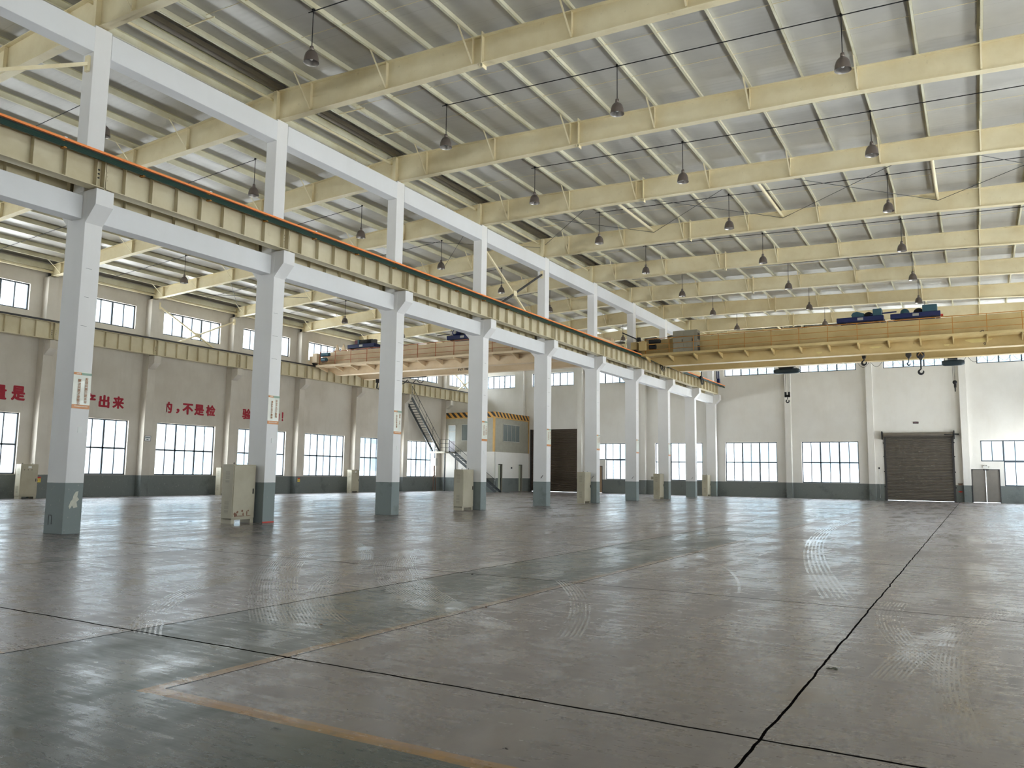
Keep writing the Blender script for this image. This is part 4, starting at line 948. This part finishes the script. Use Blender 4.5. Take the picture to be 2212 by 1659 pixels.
# stairs
t = thing('steel_staircase', 'dark steel staircase rising from the corner office landing to the left crane girder', 'staircase', (-40.4, 56.5, 0))
LZ = 3.40
def flight(p0, p1, wdir, width, nst, name='tread', rail_side=1):
    """p0 top, p1 bottom of the outer stringer; wdir unit vector towards the other stringer"""
    p0, p1, wd = Vector(p0), Vector(p1), Vector(wdir)
    for s_ in (0, 1):
        a, b = p0+wd*width*s_, p1+wd*width*s_
        MB().bar(a, b, .05, .20).build('stringer', M_STAIR, t)
    m = MB()
    for i in range(nst):
        c = p0.lerp(p1, (i+.5)/nst); h = (p1-p0); h.z = 0; h.normalize(); h *= .13
        a, b = c-h, c+h; q, r_ = a+wd*width, b+wd*width; dz = Vector((0, 0, .035))
        m.hexa([a, b, r_, q, a+dz, b+dz, r_+dz, q+dz])
    m.build('treads', M_STAIR, t)
    m = MB(); up = Vector((0, 0, 1.0))
    m.tube([p0+up, p1+up], .022, 8); m.tube([p0+up*.5, p1+up*.5], .016, 6)
    for i in range(5):
        c = p0.lerp(p1, i/4); m.tube([c, c+up], .018, 6)
    m.build('handrail', M_STAIR, t)
flight((-40.55, 53.15, 7.75), (-40.55, 57.25, LZ+.05), (-1, 0, 0), .72, 21)
flight((-39.95, 57.9, LZ), (-35.15, 57.9, .02), (0, 1, 0), .85, 15)
MB().box(-41.5, -39.9, 57.2, 58.95, LZ-.10, LZ).box(-41.5, -39.9, 57.15, 57.2, LZ-.14, LZ+.03).build('landing', M_OCLAD, t)
m = MB()
for z in (.35, .7, 1.05): m.tube([(-40.5, 57.3, LZ+z), (-39.93, 57.3, LZ+z), (-39.93, 57.85, LZ+z)], .018, 6)
for p in ((-40.5, 57.3), (-39.93, 57.3), (-39.93, 57.85)): m.tube([(p[0], p[1], LZ), (p[0], p[1], LZ+1.05)], .02, 6)
m.build('landing_rail', M_STAIR, t)
m = MB().box(-39.98, -39.90, 57.2, 57.28, 0, LZ-.1).box(-39.98, -39.90, 58.85, 58.93, 0, LZ-.1); m.build('post', M_STAIR, t)
# electrical box beside the stairs
t = thing('switch_box', 'small silver switch box with rusty pipe on the left wall below the stairs', 'switch box', (XL+.5, 57.9, 0))
MB().box(XL, XL+.55, 57.45, 57.75, 2.2, 2.85).build('box', M_ALU, t)
MB().tube([(XL+.3, 57.6, 2.2), (XL+.3, 57.55, 1.9), (XL+.3, 57.65, 1.6), (XL+.3, 57.6, 1.3)], .04, 8).tube([(XL+.3, 57.5, 1.3), (XL+.3, 57.5, 0)], .035, 8).tube([(XL+.3, 57.5, 1.3), (XL+.3, 57.85, 1.3), (XL+.3, 57.85, 0)], .035, 8).build('pipe', M_RUST, t)

# ================================================================ SMALL THINGS ON THE FAR WALL
t = thing('door_sign', 'small dark sign on the far wall above the large roller shutter', 'sign', (-3.74, YF, 5.6))
MB().box(-3.93, -3.56, YF-.03, YF, 5.60, 5.74).build('panel', M_BLACK, t)
lettering('安全出口', .075, (-3.90, YF-.031, 5.645), (1, 0, 0), (0, 0, 1), simple('sign_pink', S(190, 150, 156), .5), t, 'lettering', .002, .002, 1.08)
t = thing('emergency_light', 'white twin-head emergency light above the grey double door on the far wall', 'light', (.5, YF, 2.40))
MB().box(.33, .64, YF-.07, YF, 2.42, 2.55).build('housing', M_WHITE, t)
for x in (.40, .56, .70): MB().lathe([(0, -.06), (.035, -.05), (.045, 0), (.02, .04), (0, .05)], (x, YF-.08, 2.59 if x < .6 else 2.49), 12, 1).build('lamp_head', M_ALU, t)
t = thing('exit_sign', 'small black exit sign fixed over the middle of the grey double door', 'sign', (.48, YF, 2.28))
MB().box(.34, .66, YF-.05, YF-.02, 2.24, 2.34).build('panel', M_BLACK, t)
lettering('EXIT', .07, (.39, YF-.051, 2.265), (1, 0, 0), (0, 0, 1), M_ALU, t, 'lettering', .001, .002, .85)
t = thing('control_box', 'small tan switch box on the far wall right beside the large roller shutter', 'switch box', (-1.1, YF, 1.16))
MB().box(-1.24, -.93, YF-.12, YF, 1.16, 1.34).build('box', simple('tan_box', S(140, 132, 118), .5), t)
MB().box(-1.18, -1.0, YF-.125, YF-.12, 1.20, 1.27).build('slot', M_RUST, t)
q = MB().prism([(-1.27, .73), (-1.1, .66), (-.93, .73), (-1.1, .80)], 1, YF-.012, YF-.002).build('warning_sticker', M_REDS, None, (-1.1, YF-.01, .73))
tag(q, 'small red diamond sticker on the grey base right of the large roller shutter', 'sticker')
t = thing('pull_cord', 'thin white cord with a small switch left of the large roller shutter', 'cord', (-6.3, YF, .1))
MB().box(-6.34, -6.26, YF-.03, YF, 2.28, 2.42).build('switch', M_BLACK, t); MB().tube([(-6.3, YF-.01, 2.3), (-6.28, YF-.01, .15)], .008, 5).build('cord', M_WHITE, t)
tag(MB().box(-24.05, -23.85, YF-.06, YF, 1.25, 1.5).build('meter_box', M_CABG, None, (-23.95, YF, 1.25)), 'small grey meter box on the far wall left of the seventh middle column', 'meter box')
# ================================================================ THINGS ON THE FLOOR
def clump(name, label, cat, x, y, s_, mat, n_=7, flat=.5):
    m = MB()
    for i in range(n_):
        a = random.uniform(0, 2*PI); r_ = random.uniform(0, s_*.7); cx_, cy0 = x+r_*math.cos(a), y+r_*math.sin(a)*.5
        h = s_*random.uniform(.15, .35)*flat; w_ = s_*random.uniform(.25, .5)
        pts = [(cx_+w_*random.uniform(.6, 1)*math.cos(j*PI/3), cy0+w_*.6*random.uniform(.6, 1)*math.sin(j*PI/3), 0) for j in range(6)]
        m.add(pts+[(cx_+w_*.1, cy0, h)], [(j, (j+1) % 6, 6) for j in range(6)]+[(5, 4, 3, 2, 1, 0)])
    return tag(m.build(name, mat, None, (x, y, 0)), label, cat)
clump('crumpled_rag', 'crumpled olive rag lying on the floor right of the long floor joint', 'rag', -1.07, 7.05, .07, simple('olive_rag', S(98, 96, 80), .9), 8, .6)
clump('dry_leaf', 'curled brown dry leaf on the yellow line at the edge of the green aisle', 'leaf', -4.96, 7.98, .045, simple('dry_leaf', S(104, 70, 50), .8), 4, 1.)
clump('dry_leaf', 'pale brown dry leaf lying in the middle of the green aisle', 'leaf', -5.75, 6.15, .035, simple('pale_leaf', S(140, 112, 84), .8), 3, 1.)
clump('stone', 'small dark lump on the floor near the third middle column', 'stone', -6.73, 10.42, .05, M_BLACK, 4, 1.2)
clump('stone', 'small dark lump of dirt in the lower middle of the photo, beyond the yellow line', 'stone', -2.35, 4.02, .025, M_BLACK, 4, .6)
# ================================================================ OUTSIDE
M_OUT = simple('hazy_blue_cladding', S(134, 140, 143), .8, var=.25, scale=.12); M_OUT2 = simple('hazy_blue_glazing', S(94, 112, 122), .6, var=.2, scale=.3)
t = thing('neighbour_building', 'tall pale industrial hall seen outside through the left wall windows', 'building', (-100, 60, 0))
MB().box(-130, -100, -20, 190, -2, 24).build('body', M_OUT, t)
for z0, z1 in ((1, 4.2), (7, 10.5), (13, 16.5)):
    for i in range(20): MB().box(-100, -99.8, -16+i*10, -9.5+i*10, z0, z1).build('window_band', M_OUT2, t)
t = thing('neighbour_building', 'tall pale industrial hall seen outside through the far wall windows', 'building', (-30, 125, 0))
MB().box(-98, 60, 120, 140, -2, 24).build('body', M_OUT, t)
for z0, z1 in ((3, 6.2), (9, 12.5), (15.5, 18.5)):
    for i in range(14): MB().box(-90+i*10, -83.5+i*10, 119.8, 120, z0, z1).build('window_band', M_OUT2, t)
tag(MB().box(-98, 60, 100, 100.3, -2, 1.75).build('boundary_wall', M_OUT, None, (-20, 100, 0)), 'low pale boundary wall outside the far wall windows', 'wall')
for o in list(bpy.data.objects):
    if o.type == 'MESH' and 'kind' not in o and o.parent is None and 'category' not in o: print('UNTAGGED', o.name)

for o in bpy.data.objects:
    l = o.get('label')
    if l and len(l.replace('-', ' ').split()) > 16: print('LONG', len(l.split()), l)
